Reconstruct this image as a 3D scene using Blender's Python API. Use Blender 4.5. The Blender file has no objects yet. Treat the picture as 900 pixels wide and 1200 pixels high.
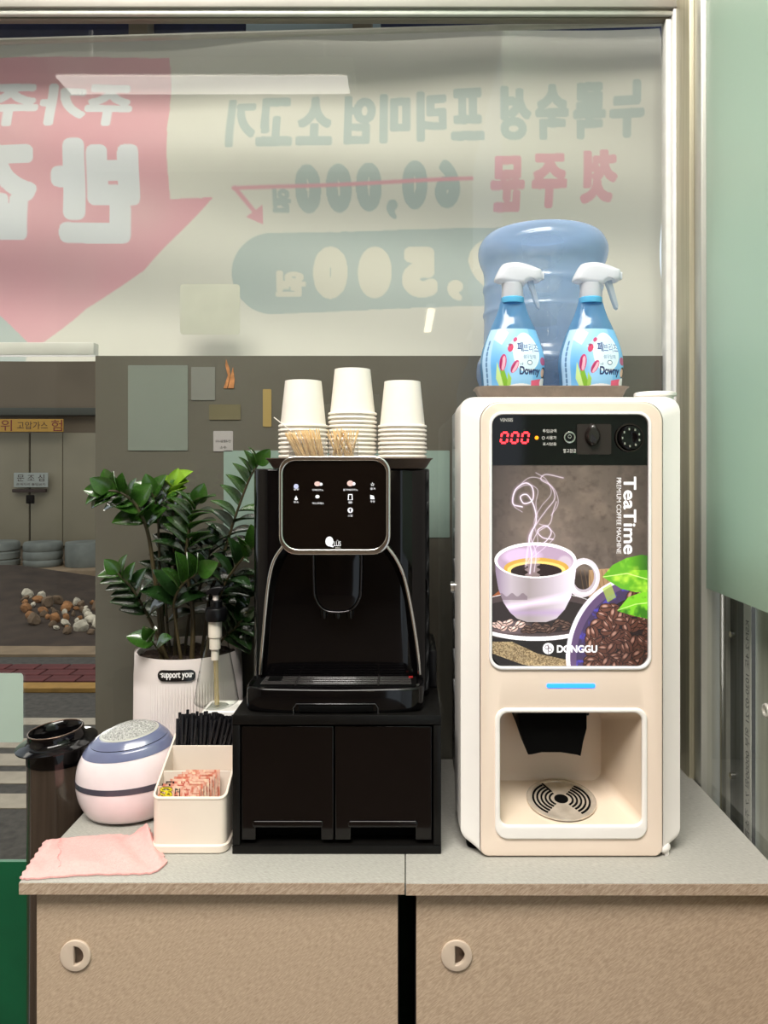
import bpy, bmesh, math, random
import numpy as np
from mathutils import Vector, Matrix, Euler
random.seed(7); rng = np.random.default_rng(7)
C = bpy.context.scene.collection
S = bpy.context.scene
# ------------------------------------------------------------------ camera
CAMZ = 1.391
cd = bpy.data.cameras.new('camera'); cam = bpy.data.objects.new('camera', cd); C.objects.link(cam)
cam.location = (0, 0, CAMZ); cam.rotation_euler = (math.radians(90), 0, 0)
cd.sensor_fit = 'HORIZONTAL'; cd.sensor_width = 36; cd.lens = 36; cd.clip_start = .05
cd.shift_x = -25/900; cd.shift_y = -53/900
S.camera = cam
S.view_settings.view_transform = 'Standard'; S.view_settings.look = 'None'
S.view_settings.gamma = 1; S.view_settings.use_curve_mapping = False
S.view_settings.exposure = 0.0
S.cycles.max_bounces = 10; S.cycles.transparent_max_bounces = 24
S.cycles.use_denoising = True
S.cycles.caustics_reflective = False; S.cycles.caustics_refractive = False
S.cycles.sample_clamp_indirect = 6
# ------------------------------------------------------------------ world
wd = bpy.data.worlds.new('world'); S.world = wd; wd.use_nodes = True
bg = wd.node_tree.nodes['Background']; bg.inputs[0].default_value = (.80, .90, 1, 1); bg.inputs[1].default_value = 1.15
def area(name, loc, sx, sy, power, rot=(0, 0, 0), col=(1, .96, .9)):
    l = bpy.data.lights.new(name, 'AREA'); l.shape = 'RECTANGLE'; l.size = sx; l.size_y = sy
    l.energy = power; l.color = col
    o = bpy.data.objects.new(name, l); C.objects.link(o); o.location = loc; o.rotation_euler = rot
    return o
area('key_light_rear', (-.4, -.62, 3.98), 2.6, 1.5, 300, rot=(math.radians(12), 0, 0), col=(1, .95, .89))  # added unseen key light, set high so the pane does not mirror it
area('street_fill', (-3.2, 4.5, 4.2), 2.5, 2.5, 70, col=(1, .93, .82))  # added unseen fill light over the street
area('banner_fill', (-.6, 2.6, .9), 2.6, .5, 26, rot=(math.radians(-118), 0, 0), col=(1, .97, .93))  # added unseen light that brightens the banner from outside

# ------------------------------------------------------------------ helpers
def X(px, Y): return (px-475)*Y/900
def Z(py, Y): return CAMZ-(py-547)*Y/900
def PW(px, py, Y): return (X(px, Y), Y, Z(py, Y))
def s2l(c):
    c = np.asarray(c, float)/255.0
    return np.where(c <= .04045, c/12.92, ((c+.055)/1.055)**2.4)
def rgba(c): return tuple(float(v) for v in s2l(c))+(1.0,)
def M(name, col, rough=.5, metal=0, coat=0, noise=None, bump=None, spec=.5, emit=None, col2=None, stretch=(1,1,1), trans=0, ior=1.45, aniso=0):
    m = bpy.data.materials.new(name); m.use_nodes = True; nt = m.node_tree; b = nt.nodes['Principled BSDF']
    b.inputs['Base Color'].default_value = rgba(col); b.inputs['Roughness'].default_value = rough
    b.inputs['Metallic'].default_value = metal; b.inputs['Coat Weight'].default_value = coat; b.inputs['Coat Roughness'].default_value = .04
    b.inputs['Specular IOR Level'].default_value = spec; b.inputs['Transmission Weight'].default_value = trans; b.inputs['IOR'].default_value = ior
    if emit:
        b.inputs['Emission Color'].default_value = rgba(emit[0]); b.inputs['Emission Strength'].default_value = emit[1]
    tc = nt.nodes.new('ShaderNodeTexCoord'); mp = nt.nodes.new('ShaderNodeMapping'); mp.inputs['Scale'].default_value = stretch
    nt.links.new(tc.outputs['Object'], mp.inputs[0])
    ns, na = noise or (30, .04)
    n = nt.nodes.new('ShaderNodeTexNoise'); n.inputs['Scale'].default_value = ns; n.inputs['Detail'].default_value = 4
    nt.links.new(mp.outputs[0], n.inputs[0])
    r = nt.nodes.new('ShaderNodeValToRGB'); c = s2l(col)
    c2 = s2l(col2) if col2 is not None else c*(1+na)
    c1 = c if col2 is not None else c*(1-na)
    r.color_ramp.elements[0].position = .3; r.color_ramp.elements[1].position = .7
    r.color_ramp.elements[0].color = (*[float(min(1, v)) for v in c1], 1); r.color_ramp.elements[1].color = (*[float(min(1, v)) for v in c2], 1)
    nt.links.new(n.outputs[0], r.inputs[0]); nt.links.new(r.outputs[0], b.inputs['Base Color'])
    if bump:
        n2 = nt.nodes.new('ShaderNodeTexNoise'); n2.inputs['Scale'].default_value = bump[0]; n2.inputs['Detail'].default_value = 3
        nt.links.new(mp.outputs[0], n2.inputs[0])
        bp = nt.nodes.new('ShaderNodeBump'); bp.inputs['Strength'].default_value = bump[1]; bp.inputs['Distance'].default_value = .002
        nt.links.new(n2.outputs[0], bp.inputs['Height']); nt.links.new(bp.outputs[0], b.inputs['Normal'])
    return m
def thin(name, tint=(255,255,255), body=0.0, bodycol=(200,200,200), rough=.02, ior=1.45, translucent=.5, gloss=(1,1,1,1), facing=0, edge=None):
    """thin clear sheet: transparent + fresnel gloss, with an optional share of milky body"""
    m = bpy.data.materials.new(name); m.use_nodes = True; nt = m.node_tree; nt.nodes.remove(nt.nodes['Principled BSDF'])
    out = nt.nodes['Material Output']
    tr = nt.nodes.new('ShaderNodeBsdfTransparent'); tr.inputs[0].default_value = rgba(tint)
    last = tr
    if edge is not None:   # thicker glass in the line of sight towards the rim absorbs more
        lw0 = nt.nodes.new('ShaderNodeLayerWeight'); lw0.inputs[0].default_value = .3; rp0 = nt.nodes.new('ShaderNodeValToRGB')
        rp0.color_ramp.elements[0].position = .35; rp0.color_ramp.elements[0].color = rgba(tint); rp0.color_ramp.elements[1].position = .9; rp0.color_ramp.elements[1].color = rgba(edge)
        nt.links.new(lw0.outputs['Facing'], rp0.inputs[0]); nt.links.new(rp0.outputs[0], tr.inputs[0])
    if body > 0:
        d = nt.nodes.new('ShaderNodeBsdfDiffuse'); d.inputs[0].default_value = rgba(bodycol)
        t = nt.nodes.new('ShaderNodeBsdfTranslucent'); t.inputs[0].default_value = rgba(bodycol)
        mx = nt.nodes.new('ShaderNodeMixShader'); mx.inputs[0].default_value = translucent
        nt.links.new(d.outputs[0], mx.inputs[1]); nt.links.new(t.outputs[0], mx.inputs[2])
        m2 = nt.nodes.new('ShaderNodeMixShader'); m2.inputs[0].default_value = body
        if facing > 0:
            lw = nt.nodes.new('ShaderNodeLayerWeight'); lw.inputs[0].default_value = .35
            ma = nt.nodes.new('ShaderNodeMath'); ma.operation = 'MULTIPLY_ADD'; ma.inputs[1].default_value = facing; ma.inputs[2].default_value = body; ma.use_clamp = True
            nt.links.new(lw.outputs['Facing'], ma.inputs[0]); nt.links.new(ma.outputs[0], m2.inputs[0])
        nt.links.new(tr.outputs[0], m2.inputs[1]); nt.links.new(mx.outputs[0], m2.inputs[2]); last = m2
    g = nt.nodes.new('ShaderNodeBsdfGlossy'); g.inputs['Roughness'].default_value = rough; g.inputs[0].default_value = gloss
    f = nt.nodes.new('ShaderNodeFresnel'); f.inputs[0].default_value = ior
    # noise keeps the sheet slightly uneven
    n = nt.nodes.new('ShaderNodeTexNoise'); n.inputs['Scale'].default_value = 3; bp = nt.nodes.new('ShaderNodeBump')
    bp.inputs['Strength'].default_value = .04; bp.inputs['Distance'].default_value = .01
    nt.links.new(n.outputs[0], bp.inputs['Height']); nt.links.new(bp.outputs[0], g.inputs['Normal'])
    ge = nt.nodes.new('ShaderNodeNewGeometry'); sb = nt.nodes.new('ShaderNodeMath'); sb.operation = 'SUBTRACT'; sb.inputs[0].default_value = 1
    nt.links.new(ge.outputs['Backfacing'], sb.inputs[1]); mu = nt.nodes.new('ShaderNodeMath'); mu.operation = 'MULTIPLY'
    nt.links.new(f.outputs[0], mu.inputs[0]); nt.links.new(sb.outputs[0], mu.inputs[1])
    m3 = nt.nodes.new('ShaderNodeMixShader'); nt.links.new(mu.outputs[0], m3.inputs[0])
    nt.links.new(last.outputs[0], m3.inputs[1]); nt.links.new(g.outputs[0], m3.inputs[2]); nt.links.new(m3.outputs[0], out.inputs[0])
    return m
def printed(name, rough=.5, emit=0, coat=0, translucent=0, metal=0):
    m = bpy.data.materials.new(name); m.use_nodes = True; nt = m.node_tree; b = nt.nodes['Principled BSDF']
    a = nt.nodes.new('ShaderNodeAttribute'); a.attribute_name = 'print'
    nt.links.new(a.outputs['Color'], b.inputs['Base Color']); b.inputs['Roughness'].default_value = rough; b.inputs['Coat Weight'].default_value = coat
    b.inputs['Metallic'].default_value = metal
    if emit:
        nt.links.new(a.outputs['Color'], b.inputs['Emission Color']); b.inputs['Emission Strength'].default_value = emit
    if translucent:
        t = nt.nodes.new('ShaderNodeBsdfTranslucent'); nt.links.new(a.outputs['Color'], t.inputs[0])
        mx = nt.nodes.new('ShaderNodeMixShader'); mx.inputs[0].default_value = translucent
        nt.links.new(b.outputs[0], mx.inputs[1]); nt.links.new(t.outputs[0], mx.inputs[2])
        nt.links.new(mx.outputs[0], nt.nodes['Material Output'].inputs[0])
    return m
def link(name, me, mat, parent=None, loc=None, smooth=None):
    o = bpy.data.objects.new(name, me); C.objects.link(o)
    if mat is not None: me.materials.append(mat)
    if parent is not None: o.parent = parent
    if smooth is not None: shade(me, smooth)
    return o
def shade(me, ang):
    me.polygons.foreach_set('use_smooth', [True]*len(me.polygons))
    try: me.set_sharp_from_angle(angle=math.radians(ang))
    except Exception: pass
def origin_of(parent):
    o = parent; v = Vector((0, 0, 0))
    while o is not None:
        v = v+o.location; o = o.parent
    return v
def add(name, geo, mat, parent=None, smooth=40, base=None):
    """geo = (verts, faces) in world space. base = origin for a top level mesh."""
    if isinstance(geo, bmesh.types.BMesh):
        me = bpy.data.meshes.new(name); geo.to_mesh(me); geo.free()
    else:
        me = bpy.data.meshes.new(name); me.from_pydata([tuple(v) for v in geo[0]], [], geo[1]); 
        bm = bmesh.new(); bm.from_mesh(me); bmesh.ops.recalc_face_normals(bm, faces=bm.faces); bm.to_mesh(me); bm.free()
    if parent is not None: off = origin_of(parent)
    else: off = Vector(base) if base is not None else Vector((0, 0, 0))
    if off.length: me.transform(Matrix.Translation(-off))
    o = link(name, me, mat, parent, smooth=smooth)
    if parent is None and base is not None: o.location = off
    return o
def tag(o, label=None, cat=None, group=None, kind=None):
    if label: o['label'] = label
    if cat: o['category'] = cat
    if group: o['group'] = group
    if kind: o['kind'] = kind
    return o
def thing(name, loc, label, cat, group=None):
    o = bpy.data.objects.new(name, None); C.objects.link(o); o.location = loc; o.empty_display_size = .05
    return tag(o, label, cat, group)
def copy_tree(o, parent=None, kids=None):
    if kids is None:
        kids = {}
        for q in bpy.data.objects:
            if q.parent: kids.setdefault(q.parent.name, []).append(q)
    c = o.copy(); C.objects.link(c)
    if parent is not None: c.parent = parent
    for ch in kids.get(o.name, []): copy_tree(ch, c, kids)
    return c
def box(x0, x1, y0, y1, z0, z1, bev=0, seg=2):
    bm = bmesh.new(); bmesh.ops.create_cube(bm, size=1)
    for v in bm.verts:
        v.co = Vector(((x0+x1)/2+v.co.x*(x1-x0), (y0+y1)/2+v.co.y*(y1-y0), (z0+z1)/2+v.co.z*(z1-z0)))
    if bev > 0: bmesh.ops.bevel(bm, geom=bm.edges[:], offset=bev, segments=seg, affect='EDGES', profile=.5)
    return bm
def merge(*bms):
    out = bmesh.new()
    for b in bms:
        me = bpy.data.meshes.new('tmp')
        if isinstance(b, tuple): me.from_pydata([tuple(v) for v in b[0]], [], b[1])
        else: b.to_mesh(me); b.free()
        out.from_mesh(me); bpy.data.meshes.remove(me)
    bmesh.ops.recalc_face_normals(out, faces=out.faces)
    return out
def lathe(prof, cx, cy, seg=48, sx=1, sy=1, z0=0, close=False):
    vs, fs = [], []
    n = len(prof)
    for r, z in prof:
        for k in range(seg):
            a = 2*math.pi*k/seg; vs.append((cx+r*math.cos(a)*sx, cy+r*math.sin(a)*sy, z0+z))
    for i in range(n-1):
        for k in range(seg):
            k2 = (k+1) % seg; fs.append((i*seg+k, i*seg+k2, (i+1)*seg+k2, (i+1)*seg+k))
    if close:
        for k in range(seg):
            k2 = (k+1) % seg; fs.append(((n-1)*seg+k, (n-1)*seg+k2, k2, k))
    return vs, fs
def cap(geo, seg, first=True, last=True):
    vs, fs = geo; n = len(vs)
    fs = list(fs)
    if first: fs.append(tuple(range(seg)))
    if last: fs.append(tuple(range(n-seg, n)))
    return vs, fs
def solid_lathe(prof, cx, cy, seg=48, **k): return cap(lathe(prof, cx, cy, seg, **k), seg)
def tube(pts, r, seg=8, closed=False, caps=True):
    pts = [Vector(p) for p in pts]; n = len(pts)
    rs = r if isinstance(r, (list, tuple)) else [r]*n
    vs, fs = [], []; up = None
    for i, p in enumerate(pts):
        a = pts[(i-1) % n] if (closed or i > 0) else p; b = pts[(i+1) % n] if (closed or i < n-1) else p
        t = (b-a).normalized()
        if up is None:
            up = Vector((0, 0, 1)) if abs(t.z) < .9 else Vector((1, 0, 0))
        s = t.cross(up).normalized(); up = s.cross(t).normalized()
        for k in range(seg):
            an = 2*math.pi*k/seg; vs.append(p+(s*math.cos(an)+up*math.sin(an))*rs[i])
    m = n if closed else n-1
    for i in range(m):
        j = (i+1) % n
        for k in range(seg):
            k2 = (k+1) % seg; fs.append((i*seg+k, i*seg+k2, j*seg+k2, j*seg+k))
    if caps and not closed: fs += [tuple(range(seg)), tuple(range((n-1)*seg, n*seg))]
    return vs, fs
def rrect(x0, z0, x1, z1, r, n=6):
    """rounded rectangle, r = one radius or (bl, br, tr, tl)"""
    if not isinstance(r, (list, tuple)): r = (r,)*4
    out = []
    for (cx, cz, a0, rr) in ((x0+r[0], z0+r[0], 180, r[0]), (x1-r[1], z0+r[1], 270, r[1]), (x1-r[2], z1-r[2], 0, r[2]), (x0+r[3], z1-r[3], 90, r[3])):
        for k in range(n+1):
            a = math.radians(a0+90*k/n); out.append((cx+rr*math.cos(a), cz+rr*math.sin(a)))
    return out
def smooth_path(pts, n=8):
    pts = [Vector(p) for p in pts]; out = []
    P = [pts[0]*2-pts[1]]+pts+[pts[-1]*2-pts[-2]]
    for i in range(1, len(P)-2):
        for k in range(n):
            t = k/n; a, b, c, d = P[i-1], P[i], P[i+1], P[i+2]
            out.append(.5*((2*b)+(c-a)*t+(2*a-5*b+4*c-d)*t*t+(3*b-a-3*c+d)*t**3))
    out.append(pts[-1]); return out
def loft(rings, cap0=True, cap1=True):
    vs, fs = [], []; m = len(rings[0])
    for r in rings: vs += [tuple(p) for p in r]
    for i in range(len(rings)-1):
        for k in range(m):
            k2 = (k+1) % m; fs.append((i*m+k, i*m+k2, (i+1)*m+k2, (i+1)*m+k))
    if cap0: fs.append(tuple(range(m)))
    if cap1: fs.append(tuple(range((len(rings)-1)*m, len(rings)*m)))
    return vs, fs
def prism(outline, y0, y1, bev=0):
    """outline in (x,z), extruded along Y, front edge bevelled"""
    if bev <= 0: return loft([[(x, y0, z) for x, z in outline], [(x, y1, z) for x, z in outline]])
    return plate(outline, [], y0, y1, bev)
def slab(outline, z0, z1, bev=0):
    """outline in (x,y), extruded along Z"""
    g = prism(outline, z0, z1, bev)
    if isinstance(g, tuple): return [(v[0], v[2], v[1]) for v in g[0]], g[1]
    for v in g.verts: v.co = Vector((v.co.x, v.co.z, v.co.y))
    return g
def plate(outline, holes, y0, y1, bev=0, bres=2):
    cu = bpy.data.curves.new('tmp', 'CURVE'); cu.dimensions = '2D'; cu.fill_mode = 'BOTH'
    for poly in [outline]+holes:
        s = cu.splines.new('POLY'); s.points.add(len(poly)-1); s.use_cyclic_u = True
        for i, (x, z) in enumerate(poly): s.points[i].co = (x, z, 0, 1)
    cu.extrude = max(1e-5, (y1-y0)/2-bev); cu.bevel_depth = bev; cu.bevel_resolution = bres; cu.offset = -bev
    o = bpy.data.objects.new('tmp', cu); C.objects.link(o)
    dg = bpy.context.evaluated_depsgraph_get(); dg.update()
    me = bpy.data.meshes.new_from_object(o.evaluated_get(dg))
    bm = bmesh.new(); bm.from_mesh(me); bpy.data.objects.remove(o); bpy.data.curves.remove(cu); bpy.data.meshes.remove(me)
    for v in bm.verts: v.co = Vector((v.co.x, (y0+y1)/2+v.co.z, v.co.y))
    bmesh.ops.remove_doubles(bm, verts=bm.verts, dist=1e-5)
    bmesh.ops.recalc_face_normals(bm, faces=bm.faces)
    return bm
_tc = {}
def text_tris(s):
    """triangles of a string in the built-in font, scaled to the unit box"""
    if s in _tc: return _tc[s]
    cu = bpy.data.curves.new('tmp', 'FONT'); cu.body = s; cu.size = 1
    o = bpy.data.objects.new('tmp', cu); C.objects.link(o)
    dg = bpy.context.evaluated_depsgraph_get(); dg.update()
    me = bpy.data.meshes.new_from_object(o.evaluated_get(dg)); me.calc_loop_triangles()
    v = np.array([tuple(q.co)[:2] for q in me.vertices]); t = np.array([tuple(q.vertices) for q in me.loop_triangles])
    bpy.data.objects.remove(o); bpy.data.curves.remove(cu); bpy.data.meshes.remove(me)
    asp = (v[:, 0].max()-v[:, 0].min())/max(1e-6, v[:, 1].max()-v[:, 1].min())
    v = (v-v.min(0))/(v.max(0)-v.min(0)); _tc[s] = (v, t, asp); return _tc[s]
def text_geo(s, f):
    """lettering as real geometry; f maps unit box (u right, v up) to a world point"""
    v, t, _ = text_tris(s); return [f(a, b) for a, b in v], [tuple(int(i) for i in q) for q in t]
class Canvas:
    """flat print, worked out as colours in photo-like coordinates (x right, y down)"""
    def __init__(s, x0, y0, x1, y1, k, bgc):
        s.x0, s.y0, s.k = x0, y0, k; s.w = int((x1-x0)*k); s.h = int((y1-y0)*k)
        s.a = np.zeros((s.h, s.w, 3)); s.a[:] = bgc
        s.X, s.Y = np.meshgrid((np.arange(s.w)+.5)/k+x0, (np.arange(s.h)+.5)/k+y0)
    def put(s, m, col, al=1):
        m = (np.asarray(m, float)*al)[..., None]; s.a = s.a*(1-m)+np.array(col, float)*m
    def polymask(s, pts):
        m = np.zeros((s.h, s.w), bool); n = len(pts)
        for i in range(n):
            (xa, ya), (xb, yb) = pts[i], pts[(i+1) % n]
            if ya == yb: continue
            c = ((ya > s.Y) != (yb > s.Y)) & (s.X < (xb-xa)*(s.Y-ya)/(yb-ya)+xa); m ^= c
        return m
    def poly(s, pts, col, al=1): s.put(s.polymask(pts), col, al)
    def ellm(s, cx, cy, rx, ry, rot=0):
        c, n = math.cos(rot), math.sin(rot); u = (s.X-cx)*c+(s.Y-cy)*n; v = -(s.X-cx)*n+(s.Y-cy)*c
        return (u/rx)**2+(v/ry)**2
    def ell(s, cx, cy, rx, ry, col, al=1, rot=0, soft=0):
        R = max(rx, ry)+1; xa, xb = max(0, int((cx-R-s.x0)*s.k)), min(s.w, int((cx+R-s.x0)*s.k)+2); ya, yb = max(0, int((cy-R-s.y0)*s.k)), min(s.h, int((cy+R-s.y0)*s.k)+2)
        if xb <= xa or yb <= ya: return
        c, n = math.cos(rot), math.sin(rot); qx, qy = s.X[ya:yb, xa:xb]-cx, s.Y[ya:yb, xa:xb]-cy
        e = ((qx*c+qy*n)/rx)**2+((-qx*n+qy*c)/ry)**2
        m = ((e < 1).astype(float) if not soft else np.clip((1-e)/soft, 0, 1))[..., None]*al
        s.a[ya:yb, xa:xb] = s.a[ya:yb, xa:xb]*(1-m)+np.array(col, float)*m
    def line(s, pts, w, col, al=1, soft=True):
        W = w*2+1; ax, bx = min(p[0] for p in pts)-W, max(p[0] for p in pts)+W; ay, by = min(p[1] for p in pts)-W, max(p[1] for p in pts)+W
        I0, I1 = max(0, int((ax-s.x0)*s.k)), min(s.w, int((bx-s.x0)*s.k)+2); J0, J1 = max(0, int((ay-s.y0)*s.k)), min(s.h, int((by-s.y0)*s.k)+2)
        if I1 <= I0 or J1 <= J0: return
        m = np.zeros((s.h, s.w))
        for (xa, ya), (xb, yb) in zip(pts[:-1], pts[1:]):
            dx, dy = xb-xa, yb-ya; L = dx*dx+dy*dy+1e-9
            x_0 = max(0, int((min(xa, xb)-w*2-s.x0)*s.k)); x_1 = int((max(xa, xb)+w*2-s.x0)*s.k)+2
            y_0 = max(0, int((min(ya, yb)-w*2-s.y0)*s.k)); y_1 = int((max(ya, yb)+w*2-s.y0)*s.k)+2
            sx, sy = s.X[y_0:y_1, x_0:x_1], s.Y[y_0:y_1, x_0:x_1]
            if sx.size == 0: continue
            t = np.clip(((sx-xa)*dx+(sy-ya)*dy)/L, 0, 1); d = np.hypot(sx-xa-t*dx, sy-ya-t*dy)
            q = np.clip(1.5-d/(w/2), 0, 1) if soft else (d < w/2)
            m[y_0:y_1, x_0:x_1] = np.maximum(m[y_0:y_1, x_0:x_1], q)
        m = m[J0:J1, I0:I1, None]*al; s.a[J0:J1, I0:I1] = s.a[J0:J1, I0:I1]*(1-m)+np.array(col, float)*m
    def text(s, st, x0, y0, x1, y1, col, mirror=False, rot=0, bold=0, slope=0, al=1, outline=None, ow=1):
        """st fitted into the box; rot 90 = reading downwards, -90 upwards; mirror = seen from behind"""
        v, t, _ = text_tris(st); u = v[:, 0].copy(); w = 1-v[:, 1].copy()
        if mirror: u = 1-u
        if rot == 90: u, w = 1-w, u
        elif rot == -90: u, w = w, 1-u
        px = x0+u*(x1-x0); py = y0+w*(y1-y0)+slope*((x0+u*(x1-x0))-(x0+x1)/2)
        gx = (px-s.x0)*s.k-.5; gy = (py-s.y0)*s.k-.5; m = np.zeros((s.h, s.w), bool)
        for a, b, c in t:
            xs, ys = gx[[a, b, c]], gy[[a, b, c]]
            xa, xb = max(0, int(math.floor(xs.min()))), min(s.w-1, int(math.ceil(xs.max()))); ya, yb = max(0, int(math.floor(ys.min()))), min(s.h-1, int(math.ceil(ys.max())))
            if xb < xa or yb < ya: continue
            qx, qy = np.meshgrid(np.arange(xa, xb+1), np.arange(ya, yb+1))
            e = [(xs[(i+1) % 3]-xs[i])*(qy-ys[i])-(ys[(i+1) % 3]-ys[i])*(qx-xs[i]) for i in range(3)]
            ins = ((e[0] >= 0) & (e[1] >= 0) & (e[2] >= 0)) | ((e[0] <= 0) & (e[1] <= 0) & (e[2] <= 0))
            m[ya:yb+1, xa:xb+1] |= ins
        def dil(m, r):
            ys, xs = np.nonzero(m)
            if len(ys) == 0: return m
            R = int(math.ceil(r)); ya, yb = max(0, ys.min()-R), min(s.h, ys.max()+R+1); xa, xb = max(0, xs.min()-R), min(s.w, xs.max()+R+1)
            sub = m[ya:yb, xa:xb]; o = sub.copy(); h, w = sub.shape
            for dy in range(-R, R+1):
                if abs(dy) > r: continue
                q = int(math.sqrt(r*r-dy*dy)); cs = np.concatenate([np.zeros((h, 1), int), np.cumsum(sub, 1)], 1)
                i1 = np.minimum(np.arange(w)+q+1, w); i0 = np.maximum(np.arange(w)-q, 0); hd = (cs[:, i1]-cs[:, i0]) > 0
                if dy >= 0: o[dy:] |= hd[:h-dy]
                else: o[:dy] |= hd[-dy:]
            m = m.copy(); m[ya:yb, xa:xb] = o
            return m
        if bold: m = dil(m, bold*s.k)
        if outline is not None: s.put(dil(m, ow*s.k), outline, al)
        s.put(m, col, al)
    def sample(s, px, py):
        f = max(1, s.k); r = .5*(s.k > 1.2)
        def g(dx, dy):
            i = np.clip(((px+dx-s.x0)*s.k).astype(int), 0, s.w-1); j = np.clip(((py+dy-s.y0)*s.k).astype(int), 0, s.h-1); return s.a[j, i]
        d = .3/s.k if s.k > 0 else 0
        return (g(-d, -d)+g(d, -d)+g(-d, d)+g(d, d))/4
def print_sheet(name, cv, nu, nv, pxf, posf, mat, parent=None, base=None, mask=None):
    """grid whose points carry the canvas colours. pxf(u,v)->canvas x,y ; posf(u,v)->x,y,z (numpy)"""
    u, v = np.meshgrid(np.linspace(0, 1, nu), np.linspace(0, 1, nv)); u = u.ravel(); v = v.ravel()
    px, py = pxf(u, v); col = s2l(np.clip(cv.sample(px, py), 0, 255)); x, y, z = posf(u, v)
    co = np.stack([x+0*u, y+0*u, z+0*u], 1)
    off = np.array(origin_of(parent)) if parent is not None else np.array(base if base is not None else (0, 0, 0)); co = co-off
    i = np.arange(nv-1)[:, None]*nu+np.arange(nu-1)[None, :]; i = i.ravel()
    q = np.stack([i, i+nu, i+nu+1, i+1], 1)
    if mask is not None:
        ok = mask(px, py); q = q[ok[q].all(1)]
    me = bpy.data.meshes.new(name); me.vertices.add(len(co)); me.vertices.foreach_set('co', co.astype(np.float32).ravel())
    me.loops.add(q.size); me.loops.foreach_set('vertex_index', q.astype(np.int32).ravel())
    me.polygons.add(len(q)); me.polygons.foreach_set('loop_start', (np.arange(len(q))*4).astype(np.int32))
    me.update(calc_edges=True); me.validate()
    at = me.color_attributes.new('print', 'FLOAT_COLOR', 'POINT')
    at.data.foreach_set('color', np.concatenate([col, np.ones((len(col), 1))], 1).astype(np.float32).ravel())
    me.polygons.foreach_set('use_smooth', [True]*len(me.polygons))
    o = link(name, me, mat, parent)
    if parent is None and base is not None: o.location = base
    return o
def struct(name, geo, mat, smooth=30, parent=None): 
    o = add(name, geo, mat, parent, smooth)
    if parent is None: o['kind'] = 'structure'
    return o
def vnoise(x, y, sc, seed=0, octv=3):
    """value noise on arrays"""
    out = 0; amp = 1; tot = 0
    for o in range(octv):
        r = np.random.default_rng(seed+o*17); g = r.random((64, 64)); fx = x*sc*2**o; fy = y*sc*2**o
        ix = np.floor(fx).astype(int); iy = np.floor(fy).astype(int); tx = fx-ix; ty = fy-iy
        tx = tx*tx*(3-2*tx); ty = ty*ty*(3-2*ty)
        a = g[iy % 64, ix % 64]; b = g[iy % 64, (ix+1) % 64]; c = g[(iy+1) % 64, ix % 64]; d = g[(iy+1) % 64, (ix+1) % 64]
        out = out+amp*((a*(1-tx)+b*tx)*(1-ty)+(c*(1-tx)+d*tx)*ty); tot += amp; amp *= .5
    return out/tot
GY = 1.43        # window plane
TOP = .85        # counter top
# ------------------------------------------------------------------ materials
m_white = M('white_plastic', (244, 240, 236), .28, coat=.25, noise=(6, .02))
m_shell = M('machine_shell', (234, 216, 200), .3, coat=.3, noise=(5, .02))
m_niche = M('niche_plastic', (226, 208, 188), .25, coat=.4, noise=(9, .03))
m_side = M('grey_side_panel', (168, 172, 174), .4, noise=(20, .05))
m_black = M('gloss_black', (7, 6, 7), .07, spec=.42, noise=(8, .2))
m_blackm = M('satin_black', (12, 12, 14), .32, spec=.35, noise=(40, .15), bump=(300, .05))
m_blackw = M('black_board', (12, 11, 10), .4, spec=.25, noise=(60, .2), bump=(200, .08))
m_door = M('black_lacquer', (8, 5, 5), .09, spec=.45, noise=(3, .3))
m_hole = M('dark_inside', (3, 3, 3), .8, spec=.1)
m_chrome = M('chrome', (222, 220, 216), .1, metal=1, noise=(20, .04))
m_steel = M('brushed_steel', (176, 170, 146), .38, metal=.3, noise=(4, .15), stretch=(30, 30, 1))
m_alu = M('pale_aluminium', (196, 196, 188), .35, metal=.5, noise=(3, .06), stretch=(10, 10, 1))
m_caulk = M('white_sealant', (214, 214, 208), .5, noise=(25, .08), bump=(60, .5))
m_paper = M('paper_cup', (238, 232, 222), .65, noise=(60, .015))
m_brown = M('brown_tray', (88, 74, 66), .45, noise=(90, .1), bump=(300, .2))
m_taupe = M('taupe_tray', (126, 112, 100), .45, noise=(90, .1), bump=(300, .2))
m_led = M('blue_light', (40, 110, 255), .3, emit=((30, 110, 255), 3.2))
m_red = M('red_digits', (255, 40, 40), .3, emit=((255, 50, 60), 3.5))
m_orange = M('amber_light', (255, 140, 20), .3, emit=((255, 140, 20), 1.6))
m_ink = M('white_print', (225, 225, 230), .5, emit=((235, 235, 245), .45))
m_inkd = M('white_ink', (225, 222, 218), .5)
m_shelfb = M('beige_plastic', (228, 214, 200), .38, noise=(12, .02))
m_glass = thin('clear_glass', (250, 250, 248), ior=1.5)
m_tint = thin('tinted_glass', (150, 148, 138), ior=1.5)
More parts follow.
